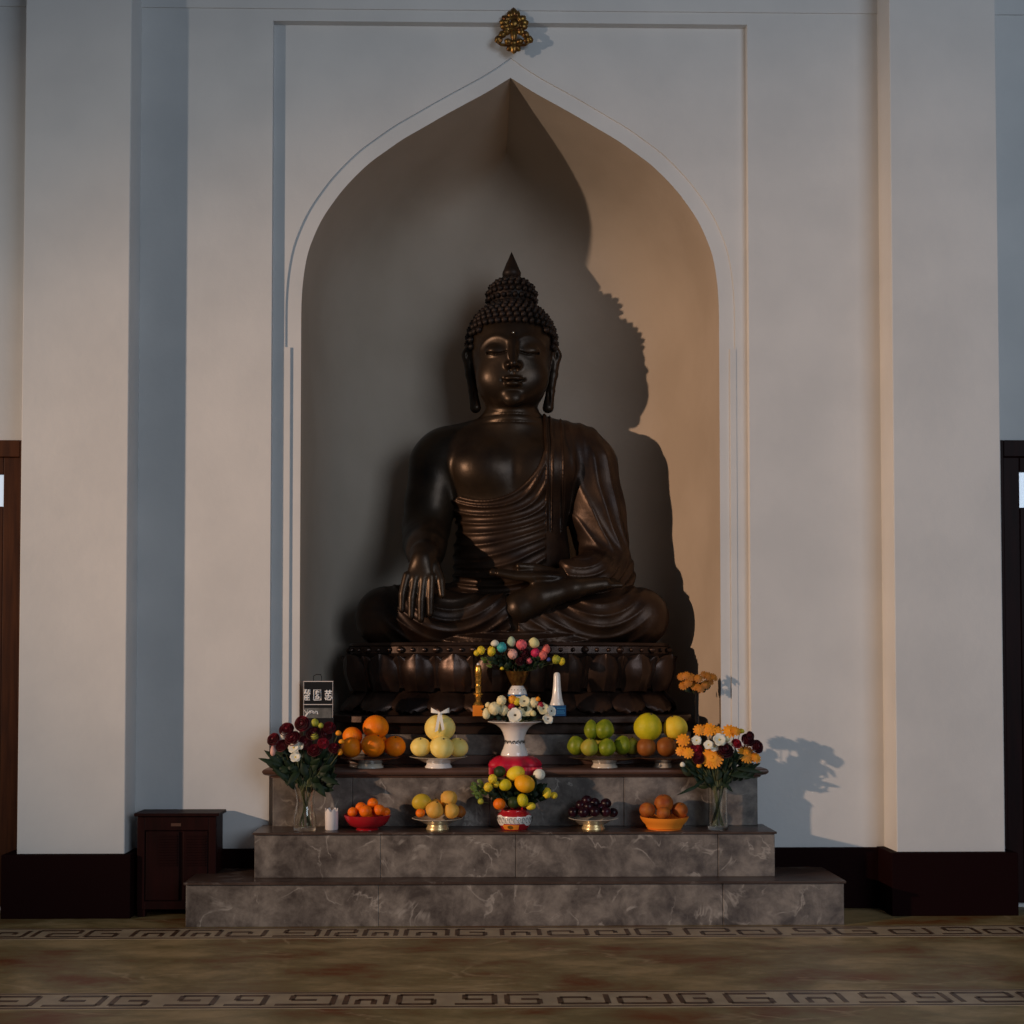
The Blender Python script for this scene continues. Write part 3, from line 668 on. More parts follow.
def curls(c, R, spacing, zmin, test, r):
    nr = int(PI*R[2]/spacing)
    for i in range(nr+1):
        th = PI*i/nr; zz = math.cos(th); rr = math.sin(th)
        cnt = max(1, int(2*PI*rr*R[0]/spacing))
        for k in range(cnt):
            a = 2*PI*(k+0.5*(i%2))/cnt; p = c + Vector((rr*math.cos(a)*R[0], rr*math.sin(a)*R[1], zz*R[2]))
            if p.z < zmin or not test(p): continue
            mb.ball(tuple(p), r, n=8, m=6); 
            d = (p-c).normalized(); q = p + d*r*0.75; mb.ball(tuple(q), r*0.45, n=6, m=4)
curls(HC, HR, 0.031, 0, lambda p: hairline(p) and (Vector(((p.x-UC.x)/UR[0], (p.y-UC.y)/UR[1], (p.z-UC.z)/UR[2])).length > 0.97), 0.0145)
curls(UC, UR, 0.028, 1.565, lambda p: True, 0.0130)
mb.build('hair', hair_m, st)
mb = MB(); mb.lathe([(0.030,1.652),(0.036,1.662),(0.034,1.668),(0.043,1.678),(0.044,1.690),(0.037,1.706),(0.024,1.738),(0.012,1.764),(0.0,1.792)], n=24, c=(0,0.035,0)); mb.v = [(x, y, z+0.038) for x, y, z in mb.v]; mb.build('finial', hair_m, st)
mb = MB(); mb.ball((0,-0.186,1.388), 0.0060, n=12, m=8, ry=0.7); mb.build('forehead_dot', glint_m, st)

# ------------------------------------------------------------------ cabinet beside the altar
cx0, cx1, cyf = -1.505, -1.190, -0.150
cb = thing('wooden_cabinet', 'small dark red-brown wooden cabinet with slatted panels against the wall', 'cabinet', ((cx0+cx1)/2, -0.085, 0))
def cbx(name, boxes, bevel=0.002, m=None, par=None):
    mb = MB()
    for x0, x1, y0, y1, z0, z1 in boxes: mb.box(x0-cb.location.x, x1-cb.location.x, y0+0.085, y1+0.085, z0, z1)
    return mb.build(name, m or cab_m, par or cb, smooth=False, bevel=bevel)
cbx('body', [(cx0, cx1, cyf+0.010, -0.022, 0.030, 0.402), (cx0, cx0+0.03, cyf, cyf+0.01, 0.03, 0.402), (cx1-0.03, cx1, cyf, cyf+0.01, 0.03, 0.402), (cx0+0.03, cx1-0.03, cyf, cyf+0.01, 0.345, 0.402), (cx0+0.03, cx1-0.03, cyf, cyf+0.01, 0.03, 0.062)])
cbx('top', [(cx0-0.010, cx1+0.014, cyf-0.014, -0.021, 0.4025, 0.415)])
for x in (cx0, cx1-0.035):
    for y in (cyf, -0.06): cbx('foot', [(x+0.002, x+0.033, y+0.002, y+0.03, 0.0, 0.030)])
xm = cx0+0.175
pa = cbx('slatted_panel', [(cx0+0.034, xm-0.008, cyf+0.002, cyf+0.009, 0.066, 0.34)])
cbx('slat', [(cx0+0.085, xm-0.016, cyf-0.003, cyf+0.003, z, z+0.004) for z in np.arange(0.205, 0.33, 0.0105)], 0.0, None, pa)
pb_ = cbx('slatted_panel', [(xm+0.008, cx1-0.034, cyf+0.002, cyf+0.009, 0.066, 0.34)])
cbx('slat', [(xm+0.016, cx1-0.042, cyf-0.003, cyf+0.003, z, z+0.004) for z in np.arange(0.205, 0.33, 0.0105)], 0.0, None, pb_)
lb = cbx('name_plate', [(cx0+0.135, cx0+0.175, cyf-0.002, cyf, 0.362, 0.374)], 0.0, dark_plate)

# ------------------------------------------------------------------ gilt ornament over the arch
oc = at(513, 33, -0.006); og = thing('gilt_wall_ornament', 'small gilded openwork crest hanging above the point of the arch', 'ornament', (oc.x, -0.0065, oc.z))
px = sc(-0.006)
def O(x, y): return ((x-513)*px, 0, -(y-33)*px)
def orn(name, m=oldgold): return mbo.build(name, m, og)
mbo = MB(); c = O(514, 24.5)
def ring(c, R, r, n=28): mbo.tube([(c[0]+R*math.cos(2*PI*k/n), -0.014, c[2]+R*math.sin(2*PI*k/n)) for k in range(n)], r, closed=True, n=8)
ring(c, 7.0*px, 1.3*px); ring(c, 5.2*px, 0.6*px); mbo.ball((c[0], -0.010, c[2]), 4.2*px, ry=0.6); orn('medallion')
def oleaf(x0, y0, x1, y1, w_):
    a = Vector(O(x0, y0)); b = Vector(O(x1, y1)); d = b-a; t_ = Vector((-d.z, 0, d.x)).normalized()
    mbo.grid(lambda u, v: a+d*v+t_*((u-0.5)*2*w_*px*math.sin(PI*min(1, 0.12+v*0.86)))+Vector((0, -0.006-0.010*math.sin(PI*v)*(1-(2*u-1)**2), 0)), 6, 8, thick=0.006)
def opiece(name, leaves, balls=()):
    global mbo
    mbo = MB()
    for l in leaves: oleaf(*l)
    for x, y, r in balls: c = O(x, y); mbo.ball((c[0], -0.010, c[2]), r*px, ry=0.7, n=12, m=8)
    orn(name)
opiece('top_leaf', [(513.5,19,513.5,8.8,3.2),(512,19,508.5,12.5,2.4),(515,19,518.5,12.5,2.4)], [(513.5,13.5,2.0)])
for s in (-1, 1):
    X = lambda d: 513.8+s*d
    opiece('side_leaf', [(X(5),22,X(11.5),17.5,3.0),(X(5),24.5,X(14.5),23,3.0),(X(5),27,X(13.5),28,3.0),(X(4),29,X(9.5),32.5,2.6)], [(X(8),24,2.4)])
    mbo = MB(); mbo.tube([(s*1.5*px, -0.008, O(0,31)[2]), (s*6*px, -0.010, O(0,34.5)[2]), (s*11*px, -0.011, O(0,36.5)[2]), (s*15.5*px, -0.01, O(0,39.5)[2]), (s*16.5*px, -0.008, O(0,43)[2]), (s*12*px, -0.008, O(0,46.3)[2]), (s*5*px, -0.008, O(0,46.8)[2]), (0, -0.008, O(0,44.5)[2])], 1.5*px, n=8)
    c = O(513+s*14, 41.5); mbo.ball((c[0], -0.010, c[2]), 3.6*px, ry=0.6); orn('scroll')
    opiece('scroll_leaf', [(X(4),32,X(11),34.5,2.6),(X(9),33.5,X(14.5),38.5,2.8),(X(13),38,X(18.5),43.5,2.6),(X(3),44,X(9),42,2.2)])
opiece('pendant', [(513.6,30,513.6,43,2.4),(513.6,43,513.6,55.5,3.6),(513.6,47,507,52,2.4),(513.6,47,520,52,2.4)], [(513.6,44.5,3.4)])

# ------------------------------------------------------------------ flower, fruit and dish kit
def basis(n):
    n = Vector(n).normalized(); u = n.cross(Vector((0.2,0.1,1))).normalized(); return n, u, n.cross(u)
def rose(mb, c, r, n, mi=0, ph=0.0):
    n, u, v = basis(n); c = Vector(c)
    for k, (R, cnt, h) in enumerate(((0.35,3,0.62),(0.58,4,0.52),(0.80,5,0.36),(1.0,6,0.15))):
        for q in range(cnt):
            a0 = ph+2*PI*(q+0.37*k)/cnt; sp = 2*PI/cnt*0.72
            def fn(s, t, a0=a0, sp=sp, R=R, h=h, k=k):
                a = a0+(s-0.5)*2*sp*(0.55+0.45*math.sin(PI*min(t,0.7)/1.4)); e = 1-0.18*(2*s-1)**2
                rr = r*R*(0.45+0.55*math.sin(t*PI/2)); z = r*(-0.65+(h+0.65)*t*e)-r*0.12*k*max(0,t-0.7)
                return c+n*z+(u*math.cos(a)+v*math.sin(a))*rr
            mb.grid(fn, 5, 4, mi, thick=r*0.035)
    mb.ball(c+n*r*0.1, r*0.33, mi, n=8, m=6)
def daisy(mb, c, r, n, mi=0, mc=1, cnt=18, layers=3):
    if r < 0.034: cnt = 11
    n, u, v = basis(n); c = Vector(c)
    for k in range(layers):
        R = r*(1-0.24*k)
        for q in range(cnt):
            a = 2*PI*(q+0.5*k)/cnt; d = u*math.cos(a)+v*math.sin(a); t_ = n.cross(d); w_ = R*(0.115 if cnt > 12 else 0.16)
            def fn(s, t, d=d, t_=t_, w_=w_, k=k, R=R): return c+d*(R*(0.15+0.85*t))+t_*((s-0.5)*2*w_*(0.45+0.75*math.sin(PI*min(1,t*0.86+0.05))))+n*(r*(0.10*k+0.16*t-0.20*t*t)-abs(s-0.5)*w_*0.5)
            mb.grid(fn, 2, 4, mi, thick=r*0.02)
    mb.ball(c+n*r*0.12, r*0.22, mc, n=10, m=6)
def pom(mb, c, r, mi=0, tall=1.0, seed=0):
    def fn(x, y, z):
        a = math.atan2(y, x); t = math.acos(max(-1,min(1,z))); k = 1+0.10*math.sin(7*a+seed)*math.sin(6*t+seed)+0.05*math.sin(13*a+5*t); return (x*k, y*k, z*k)
    mb.ball(c, r, mi, n=24, m=14, rz=tall, fn=fn)
def bloom(mb, c, r, n, mi=0, mc=1, cnt=5, cup=0.35):
    n, u, v = basis(n); c = Vector(c)
    for k in range(2):
        for q in range(cnt):
            a = 2*PI*(q+0.5*k)/cnt; d = u*math.cos(a)+v*math.sin(a); t_ = n.cross(d)
            def fn(s, t, d=d, t_=t_, k=k): return c+d*(r*(1-0.2*k)*t)+t_*((s-0.5)*r*1.15*math.sin(PI*min(1,t*0.80+0.06)))+n*(r*(cup*t+0.15*k*t-0.25*t*t)+r*0.25*(s-0.5)**2)
            mb.grid(fn, 3, 4, mi, thick=r*0.03)
    mb.ball(c+n*r*0.14, r*0.16, mc, n=8, m=6)
def bud(mb, c, r, mi=0, tall=1.2):
    def fn(x, y, z): k = 1-0.18*z; return (x*k, y*k, z)
    mb.ball(c, r, mi, n=16, m=10, rz=tall, fn=fn)
def leaf(mb, a, b, wd, mi=0, bend=0.15, nrm=(0,-1,0.4)):
    a = Vector(a); b = Vector(b); d = b-a; t_ = d.cross(Vector(nrm)).normalized(); n = t_.cross(d).normalized(); L = d.length
    def fn(s, t): return a+d*t+t_*((s-0.5)*2*wd*math.sin(PI*min(1,t**0.8))**0.8)+n*(L*bend*4*t*(1-t)*0.5-abs(s-0.5)*wd*0.4)
    mb.grid(fn, 4, 7, mi, thick=0.0006)
def bl(mb, name, m, root, **kw):
    o = root.location; mb.v = [(x-o.x, y-o.y, z-o.z) for x, y, z in mb.v]; return mb.build(name, m, root, **kw)
ZL, ZT = 0.5843, 0.3503      # standing heights of the ledge and of the lower tread

def dish(label, x0, x1, yrim, f0, f1, Y, zb, m, mfoot, name='fruit_plate', bowl=False, group=None):
    xc = (x0+x1)/2; p = at(xc, yrim, Y); R = (x1-x0)/2*sc(Y); fr = (f1-f0)/2*sc(Y); H = p.z - zb
    t = thing(name, label, 'bowl' if bowl else 'plate', (p.x, Y, zb), group)
    hf = H*(0.12 if bowl else 0.42)
    mb = MB(); mb.lathe([(fr*0.80,0.0),(fr,0.0),(fr*1.0,hf*0.2),(fr*0.90,hf*0.6),(fr*0.86,hf)], n=40); mb.build('foot', mfoot, t)
    mb = MB()
    if bowl: pr = [(fr*0.86,hf),(fr*1.05,hf+0.001),(R*0.76,hf+(H-hf)*0.22),(R*0.89,hf+(H-hf)*0.52),(R*0.97,hf+(H-hf)*0.82),(R,H),(R-0.003,H+0.0015),(R*0.93,hf+(H-hf)*0.80),(R*0.84,hf+(H-hf)*0.52),(R*0.66,hf+(H-hf)*0.26),(fr*0.8,hf+0.006),(0.0,hf+0.005)]
    else: pr = [(fr*0.86,hf),(fr*1.2,hf+(H-hf)*0.25),(R*0.72,hf+(H-hf)*0.62),(R*0.96,H-0.002),(R,H),(R-0.003,H+0.0015),(R*0.70,hf+(H-hf)*0.74),(fr*1.0,hf+(H-hf)*0.42),(0.0,hf+(H-hf)*0.36)]
    pr = [(0.0,hf)]+pr
    mb.lathe(pr, n=56, cap=False); mb.build('dish', m, t); return t, p.x
# solid of revolution by kind, radius 1
def shape(kind):
    if kind == 'citrus': return lambda x, y, z: (x*(1-0.02*z), y*(1-0.02*z), (z*0.94-0.06*math.exp(-((x*x+y*y)/0.02))*(1 if z > 0 else -0.3)))
    if kind == 'pomelo': return lambda x, y, z: (x*(1-0.07*z), y*(1-0.07*z), z*1.0-0.05*math.exp(-((x*x+y*y)/0.03)))
    if kind == 'melon': return lambda x, y, z: (x*(1+0.010*math.cos(10*math.atan2(y,x))), y*(1+0.010*math.cos(10*math.atan2(y,x))), z*0.90-0.07*math.exp(-((x*x+y*y)/0.03))*(1 if z > 0 else -1))
    if kind == 'pear': return lambda x, y, z: (x*(1-0.26*max(0,z)), y*(1-0.26*max(0,z)), z*1.12)
    if kind == 'mango': return lambda x, y, z: (x*0.95+0.10*z*z, y*0.85, z*1.22)
    if kind == 'peach': return lambda x, y, z: (x*(1-0.07*math.exp(-(y/0.12)**2)*(x > 0)), y, z*0.95-0.10*math.exp(-((x*x+y*y)/0.04))*(z > 0))
    return lambda x, y, z: (x, y, z*0.97)
def fruit(name, label, cat, group, x, y, Y, r, m, kind='citrus', rx=1.0, rz=1.0, rot=(0,0,0), stalk=True):
    p = at(x, y, Y); R = r*sc(Y)*0.98; mb = MB(); mb.ball((0,0,0), R, n=32, m=20, rx=rx, rz=rz, fn=shape(kind))
    o = mb.build(name, m, None, loc=p, rot=rot, ang=180); tag(o, label, cat, group)
    if stalk:
        top = R*rz*shape(kind)(0,0,1)[2]; s = MB(); s.lathe([(0.0,top-0.002),(R*0.10,top-0.002),(R*0.08,top+R*0.04),(R*0.04,top+R*0.10),(0.0,top+R*0.10)], n=10, c=(shape(kind)(0,0,1)[0]*R*rx,0,0)); s.build('stalk', stemd, o)
    return o
J = lambda a=0.5: (random.uniform(-a,a), random.uniform(-a,a), random.uniform(-3,3))

# ------------------------------------------------------------------ ledge, left to right
YP = -0.012
dish('wide shallow dark dish holding the large oranges on the ledge', 340, 400, 757.5, 356, 383, YP, ZL, dark_plate, plate_m)
G = 'large oranges on the dark dish'
fruit('orange', 'large bright orange on top of the orange pile, left end of ledge', 'orange', G, 375.8, 727.3, -0.012, 13.2, orange_m, rot=(-0.2,0.1,0))
fruit('orange', 'large orange in the middle of the bottom layer under the top orange', 'orange', G, 373, 745.6, -0.062, 12.3, orange_m, rot=(0.4,0.3,1))
fruit('orange', 'orange at the right end of the orange pile', 'orange', G, 394.8, 746.3, -0.012, 11.2, orange_m, rot=(0.3,-0.3,1))
fruit('orange', 'shaded orange low at the left of the orange pile beside the roses', 'orange', G, 351.3, 747.3, -0.045, 10.8, orange_m, rot=(0.5,0.3,2))
fruit('orange', 'orange behind the left shaded one, second highest of the orange pile', 'orange', G, 352.5, 736.5, 0.030, 10.2, orange_m, rot=(0.5,0.3,2))
fruit('orange', 'orange mostly hidden behind the pile on the dark dish', 'orange', G, 377, 744, 0.058, 11.5, orange_m, rot=(0.2,0.3,2))

dish('white footed plate holding the pale yellow melons on the ledge', 409.5, 467.5, 756.5, 424, 451, YP, ZL, plate_m, white_p)
G = 'pale yellow melons on the white footed plate'
fruit('melon', 'largest pale yellow melon on top of its pile with white ribbon bow', 'melon', G, 440, 728, -0.010, 15.6, melon_m, 'melon')
fruit('melon', 'pale yellow melon at the left of the bottom layer', 'melon', G, 420.7, 747, -0.030, 10.6, melon_m, 'melon', rot=(0.4,0,0))
fruit('melon', 'pale yellow melon at the front centre of the bottom layer', 'melon', G, 442, 747.5, -0.070, 12.3, melon_m, 'melon', rot=(0.5,0.2,0))
fruit('melon', 'pale yellow melon at the right of the bottom layer', 'melon', G, 458, 747.4, -0.020, 10.6, melon_m, 'melon', rot=(0.3,0.3,0))
fruit('melon', 'melon almost hidden behind the bottom layer of the melon pile', 'melon', G, 441, 747.0, 0.045, 12.0, melon_m, 'melon')
q = at(440, 714, -0.050); rb = thing('ribbon_bow', 'white ribbon bow tied over the top melon', 'ribbon', q)
mb = MB()
for s in (-1, 1):
    def fn(u, v, s=s):
        a = u*PI; return q+Vector((s*0.041*math.sin(a/1.0)*(1 if u < 0.5 else 1)*(0.9), -0.004+0.010*math.cos(a), 0.004+0.012*math.sin(a)+(v-0.5)*0.016*(0.3+math.sin(a))))
    mb.grid(fn, 12, 3, thick=0.001)
bl(mb, 'loop', ribbon_m, rb)
mb = MB()
for s, l in ((-1,0.070),(1,0.064)):
    def fn(u, v, s=s, l=l): return q+Vector((s*(0.002+0.012*u)+(v-0.5)*0.012, -0.012-0.020*math.sin(u*PI*0.62), -l*u+(0.006*(v-0.5) if u > 0.95 else 0)))
    mb.grid(fn, 10, 3, thick=0.001)
bl(mb, 'tail', ribbon_m, rb); mb = MB(); mb.ball(q+Vector((0,-0.012,0.001)), 0.008, n=12, m=8, ry=0.7); bl(mb, 'knot', ribbon_m, rb)

dish('flat dark plate holding the green guavas on the ledge', 569, 640, 757, 586, 612, YP, ZL, dark_plate, plate_m)
G = 'green guavas on the flat dark plate'
fruit('guava', 'yellow-green guava at the left end of the bottom row', 'guava', G, 576.2, 745.2, -0.030, 9.6, guava_m, 'pear', rz=0.95, rot=(0.3,-0.2,0))
fruit('guava', 'brownish green guava, second from left in the front row', 'guava', G, 589.5, 747, -0.070, 9.2, guava2, 'pear', rz=0.92, rot=(0.5,0.1,0))
fruit('guava', 'bright green guava in the middle of the front row', 'guava', G, 607, 747, -0.075, 9.3, guava_m, 'pear', rz=0.92, rot=(0.4,0.2,0))
fruit('guava', 'dark green guava right of the bright middle one', 'guava', G, 622.3, 745, -0.040, 9.2, guava_m, 'pear', rz=0.98, rot=(0.2,0.2,0))
fruit('guava', 'dull guava at the far right edge of the flat dark plate', 'guava', G, 632.5, 746, 0.015, 8.2, guava2, 'pear', rz=0.95)
fruit('guava', 'narrow upright guava on the upper layer, left one of two', 'guava', G, 591.3, 729.4, -0.020, 8.4, guava_m, 'pear', rx=0.9, rz=1.08)
fruit('guava', 'rounder guava on the upper layer, right one of two', 'guava', G, 604.5, 729, -0.030, 10.2, guava_m, 'pear', rz=0.94, rot=(0.3,0.2,0))
fruit('guava', 'guava hidden at the back of the guava pile', 'guava', G, 600, 744, 0.030, 11.0, guava2, 'pear')

dish('dark plate with pale foot holding two pomelos over brown fruit', 634, 692, 757, 655, 674, YP, ZL, dark_plate, plate_m)
G = 'pomelos on the ledge'
fruit('pomelo', 'largest yellow-green pomelo resting on brown fruit, beside the guavas', 'pomelo', G, 648, 726.8, -0.020, 14.4, pomelo_m, 'pomelo', rot=(0.3,0.2,0))
fruit('pomelo', 'warmer yellow smaller pomelo nearest the marigold vase', 'pomelo', G, 675.3, 727.6, -0.020, 12.4, pomelo2, 'pomelo', rot=(0.2,-0.3,0))
G = 'brown russet fruit under the pomelos'
fruit('russet_pear', 'brown round fruit under the larger pomelo', 'fruit', G, 646.2, 747, -0.035, 10.2, brownf, 'citrus', rot=(0.3,0,0))
fruit('russet_pear', 'brown round fruit under the smaller yellow pomelo', 'fruit', G, 666.5, 746.8, -0.045, 10.6, brownf, 'citrus', rot=(0.3,0.2,0))
fruit('russet_pear', 'brown round fruit half hidden behind the orange blossoms', 'fruit', G, 684, 747, -0.012, 9.6, brownf, 'citrus')

# notice board at the left jamb
bp = at(318, 767, 0.0); nb = thing('notice_board', 'small black board with white characters and grey lower panel, left jamb', 'sign', (bp.x, 0.0, ZL))
px = sc(0.0); bh = at(318, 681, 0).z-ZL
mb = MB(); mb.box(-15*px, 15*px, 0.0, 0.012, 0, bh); mb.build('board', black, nb, smooth=False, bevel=0.001)
mb = MB(); hz = lambda y: at(318, y, 0).z-ZL
for z in (hz(681.4), hz(704.5)): mb.box(-14.8*px, 14.8*px, -0.0015, 0, z-0.35*px, z+0.35*px)
for x in (-14.6, 14.2): mb.box(x*px, (x+0.35)*px, -0.0015, 0, hz(718), hz(682))
mb.build('border', wax, nb, smooth=False)
mb = MB(); mb.box(-14*px, 13.4*px, -0.001, 0, hz(718), hz(708)); mb.build('lower_panel', grey_m, nb, smooth=False)
glyphs = [[[(0,1),(0.45,1)],[(0.22,1),(0.05,0.62)],[(0.22,0.85),(0.42,0.6)],[(0.6,1),(1,1),(0.95,0.6),(0.6,0.55)],[(0.75,1),(0.6,0.6)],[(0.1,0.45),(0.9,0.45),(0.9,0),(0.1,0),(0.1,0.45)],[(0.1,0.23),(0.9,0.23)],[(0.5,0.45),(0.5,0)]],
          [[(0,0),(0,1),(1,1),(1,0),(0,0)],[(0.2,0.8),(0.8,0.8)],[(0.5,0.95),(0.3,0.55)],[(0.3,0.6),(0.75,0.6),(0.25,0.3)],[(0.4,0.5),(0.8,0.25)],[(0.2,0.18),(0.8,0.18)]],
          [[(0,0.85),(1,0.85)],[(0.3,1),(0.3,0.7)],[(0.7,1),(0.7,0.7)],[(0.1,0.66),(0.9,0.66),(0.9,0.4),(0.1,0.4),(0.1,0.66)],[(0.5,0.66),(0.5,0.4)],[(0.05,0.25),(0.2,0)],[(0.3,0.3),(0.4,0.02),(0.8,0.02),(0.85,0.2)],[(0.5,0.32),(0.6,0.2)],[(0.9,0.32),(1,0.15)]]]
for (gx, gw), gl in zip(((304.2,5.6),(313.6,7.0),(324.4,7.4)), glyphs):
    mb = MB()
    for s in gl: mb.tube([((gx-318+a*gw)*px, -0.001, hz(700)+b*10.0*px) for a, b in s], 0.68*px, n=6)
    mb.build('character', white_m, nb)
mb = MB()
mb.tube([((x-318)*px, -0.0015, hz(y)) for x, y in ((304.5,710),(306,713),(308,709.5),(306.5,714),(304.5,717),(306,716),(308.5,712.5),(310,710.5),(311,712.5),(309.5,714),(309,712),(312,710.5),(313.5,713.5),(312,713),(313.5,711),(315,713.5),(315.5,711),(317,711.5),(317.5,714.2))], 0.55*px, n=6)
mb.build('script_lettering', white_m, nb)
mb = MB(); mb.tube([((x-318)*px, 0.006, hz(y)) for x, y in ((313,681),(313,676),(316,674.5),(320,674.5),(321,677),(321,681))], 0.4*px, n=6); mb.build('wire_handle', darkglass, nb)

# white trumpet vase on its red cloth-covered stand
cp = at(514.5, 768, 0.0); px = sc(-0.005)
cu = thing('red_stand', 'round red cloth covered stand under the white vase, centre of ledge', 'stand', (cp.x, -0.002, ZL))
mb = MB(); n = 96; vs = []; zt = at(514, 755.5, -0.002).z-ZL
prc = [(0.0,zt),(0.056,zt),(0.070,zt-0.003),(0.088,zt-0.010),(0.103,zt-0.022),(0.110,zt-0.036),(0.108,0.004),(0.104,0.0),(0.0,0.0)]
for r, z in prc:
    for k in range(n): a = 2*PI*k/n; f = 1+(0.045*math.cos(9*a) if r > 0.08 else 0.01*math.cos(9*a)); vs.append((r*f*math.cos(a), r*f*math.sin(a), z))
mb.add(vs, [(i*n+k, i*n+(k+1)%n, (i+1)*n+(k+1)%n, (i+1)*n+k) for i in range(len(prc)-1) for k in range(n)]); mb.build('cushion', redcloth, cu)
mb = MB(); mb.grid(lambda u, v: ((u-0.5)*0.215, -0.118-0.004*math.sin(u*30)-0.002*v, 0.008-0.036*v*(0.75+0.25*math.sin(u*PI))), 30, 4, thick=0.002); mb.build('cloth_edge', redcloth, cu)
vz = ZL+zt; H = at(514.5, 721.5, 0).z-vz
tv = thing('trumpet_vase', 'white porcelain trumpet vase standing on the red stand', 'vase', (cp.x, -0.002, vz+0.0005))
def VZ(y): return at(514.5, y, 0).z-vz
out = [(0.0,0.0),(13.6,0.0),(13.8,0.004),(12.6,VZ(751)),(11.3,VZ(748)),(9.9,VZ(744)),(9.6,VZ(741)),(10.4,VZ(737)),(12.0,VZ(732)),(14.5,VZ(728)),(19,VZ(724.5)),(27,VZ(721.8)),(26.6,VZ(721.2)),(18.5,VZ(723.8)),(13.6,VZ(728)),(11,VZ(733)),(9,VZ(738)),(8,VZ(742)),(0.0,VZ(743))]
mb = MB(); mb.lathe([(r*px, z) for r, z in out], n=56, cap=False); mb.build('body', white_p, tv)
mb = MB(); pts = []
for k in range(60): a = -PI+k/59*PI; rr = 9.9*px+0.0012; pts.append((rr*math.cos(a), rr*math.sin(a), VZ(741.5)+0.005*math.sin(a*14)+0.003*math.sin(a*31+1)))
mb.tube(pts, 0.0011, n=5)
for k in range(7):
    a = -PI*0.88+k*0.36; rr = 9.9*px+0.001; mb.tube([(rr*math.cos(a+0.07*math.cos(t)), rr*math.sin(a+0.07*math.cos(t)), VZ(741.8)+0.006*math.sin(t)) for t in np.linspace(0, 5.2, 10)], 0.0009, n=5)
mb.build('painted_scroll', ink, tv)

def flowers(root, spec, Yc, seed=1, lean=0.35):
    """spec: (kind, material, part name, x, y, r)"""
    rnd = random.Random(seed); xs = [s[3] for s in spec]; xc = sum(xs)/len(xs); wd = max(xs)-min(xs)
    for s in spec:
        kind, m, nm, x, y, r = s[:6]; tall = s[6] if len(s) > 6 else 1.0
        Y = Yc - 0.020*(1-abs(x-xc)/wd*1.6) + rnd.uniform(-0.012, 0.012); c = at(x, y, Y); R = r*sc(Y)
        n = Vector(((x-xc)/wd*0.9+rnd.uniform(-.2,.2), -1.0, lean+rnd.uniform(-0.1,0.35))); mb = MB()
        if kind == 'rose': rose(mb, c, R*1.05, n, ph=rnd.random()*6); mats = m
        elif kind == 'daisy': daisy(mb, c, R*1.1, n); mats = [m, m]
        elif kind == 'pom': pom(mb, c, R*0.97, tall=tall, seed=rnd.random()*6); mats = m
        elif kind == 'bloom': bloom(mb, c, R*1.12, n); mats = [m, brownc if nm == 'lisianthus' else yel_f]
        else: bud(mb, c, R, tall=tall); mats = m
        bl(mb, nm, mats, root)
        st_ = MB(); b = Vector((root.location.x+(c.x-root.location.x)*0.15, root.location.y, root.location.z)); mid = (c+b)/2+Vector(((c.x-b.x)*0.12, 0.012, 0.01))
        if (c-b).length > 0.02:
            c2 = c-n.normalized()*R*0.5; st_.tube([c2, mid, b], 0.0014, n=5); bl(st_, 'stem', stem_m, root)
def foliage(root, spots, m=leaf_m, name='foliage'):
    mb = MB()
    for a, b, w_ in spots: leaf(mb, a, b, w_)
    bl(mb, name, m, root)
def leafcloud(root, cx, cy, rx, ry, Y_, cnt, seed, L=0.035, wd=0.010, m=leaf_m, name='foliage', dep=0.03):
    rnd = random.Random(seed); mb = MB(); o = root.location; Y = Y_+0.025
    for i in range(cnt):
        a = rnd.uniform(0, 2*PI); q_ = math.sqrt(rnd.random()); p = at(cx+rx*q_*math.cos(a), cy+ry*q_*math.sin(a), Y+rnd.uniform(-dep, dep))
        d = (p-Vector((o.x, o.y, o.z-0.02))).normalized()+Vector((rnd.uniform(-.6,.6), rnd.uniform(-.6,.4), rnd.uniform(-.5,.4))); d.normalize()
        leaf(mb, p-d*L*0.5, p+d*L*0.5*rnd.uniform(0.7,1.3), wd*rnd.uniform(0.7,1.2), nrm=(rnd.uniform(-.5,.5), -1, rnd.uniform(-.2,.9)))
    bl(mb, name, m, root)

# cream bouquet in the trumpet vase
cbq = thing('cream_bouquet', 'low bouquet of cream and pale yellow flowers in the white trumpet vase', 'flowers', (cp.x, -0.002, at(514,724,0).z))
flowers(cbq, [('pom',cream_f,'carnation',501.5,700.6,5.0),('pom',cream_f,'carnation',494.5,708.5,6.3),('pom',cream_f,'carnation',503.5,710.5,5.2),('bud',cream_f,'flower_bud',486.3,713.5,3.8,1.5),('bud',cream_f,'flower_bud',488,705,3),
 ('pom',org_f,'orange_carnation',512.5,699.8,4.5),('pom',yel_f,'yellow_carnation',517,701.5,4),('bloom',cream_f,'lisianthus',524,701.5,5.6),('bloom',white_f,'lisianthus',515,715.4,6.8),('bloom',cream_f,'lisianthus',525.3,710.6,6.4),
 ('bud',pyel,'flower_bud',533.2,713.3,3),('pom',cream_f,'carnation',533.5,702.8,5),('pom',brose,'red_carnation',540.3,705.4,3.6),('pom',brose,'red_carnation',511.5,706,3.6),('bloom',cream_f,'lisianthus',543,709,5.8),('bloom',white_f,'lisianthus',551,711.2,5),('bloom',white_f,'lisianthus',547.7,719.3,5),('bud',org_f,'flower_bud',538,699,2.4)], -0.02, 4)
leafcloud(cbq, 516, 712, 32, 8, -0.03, 70, 5)

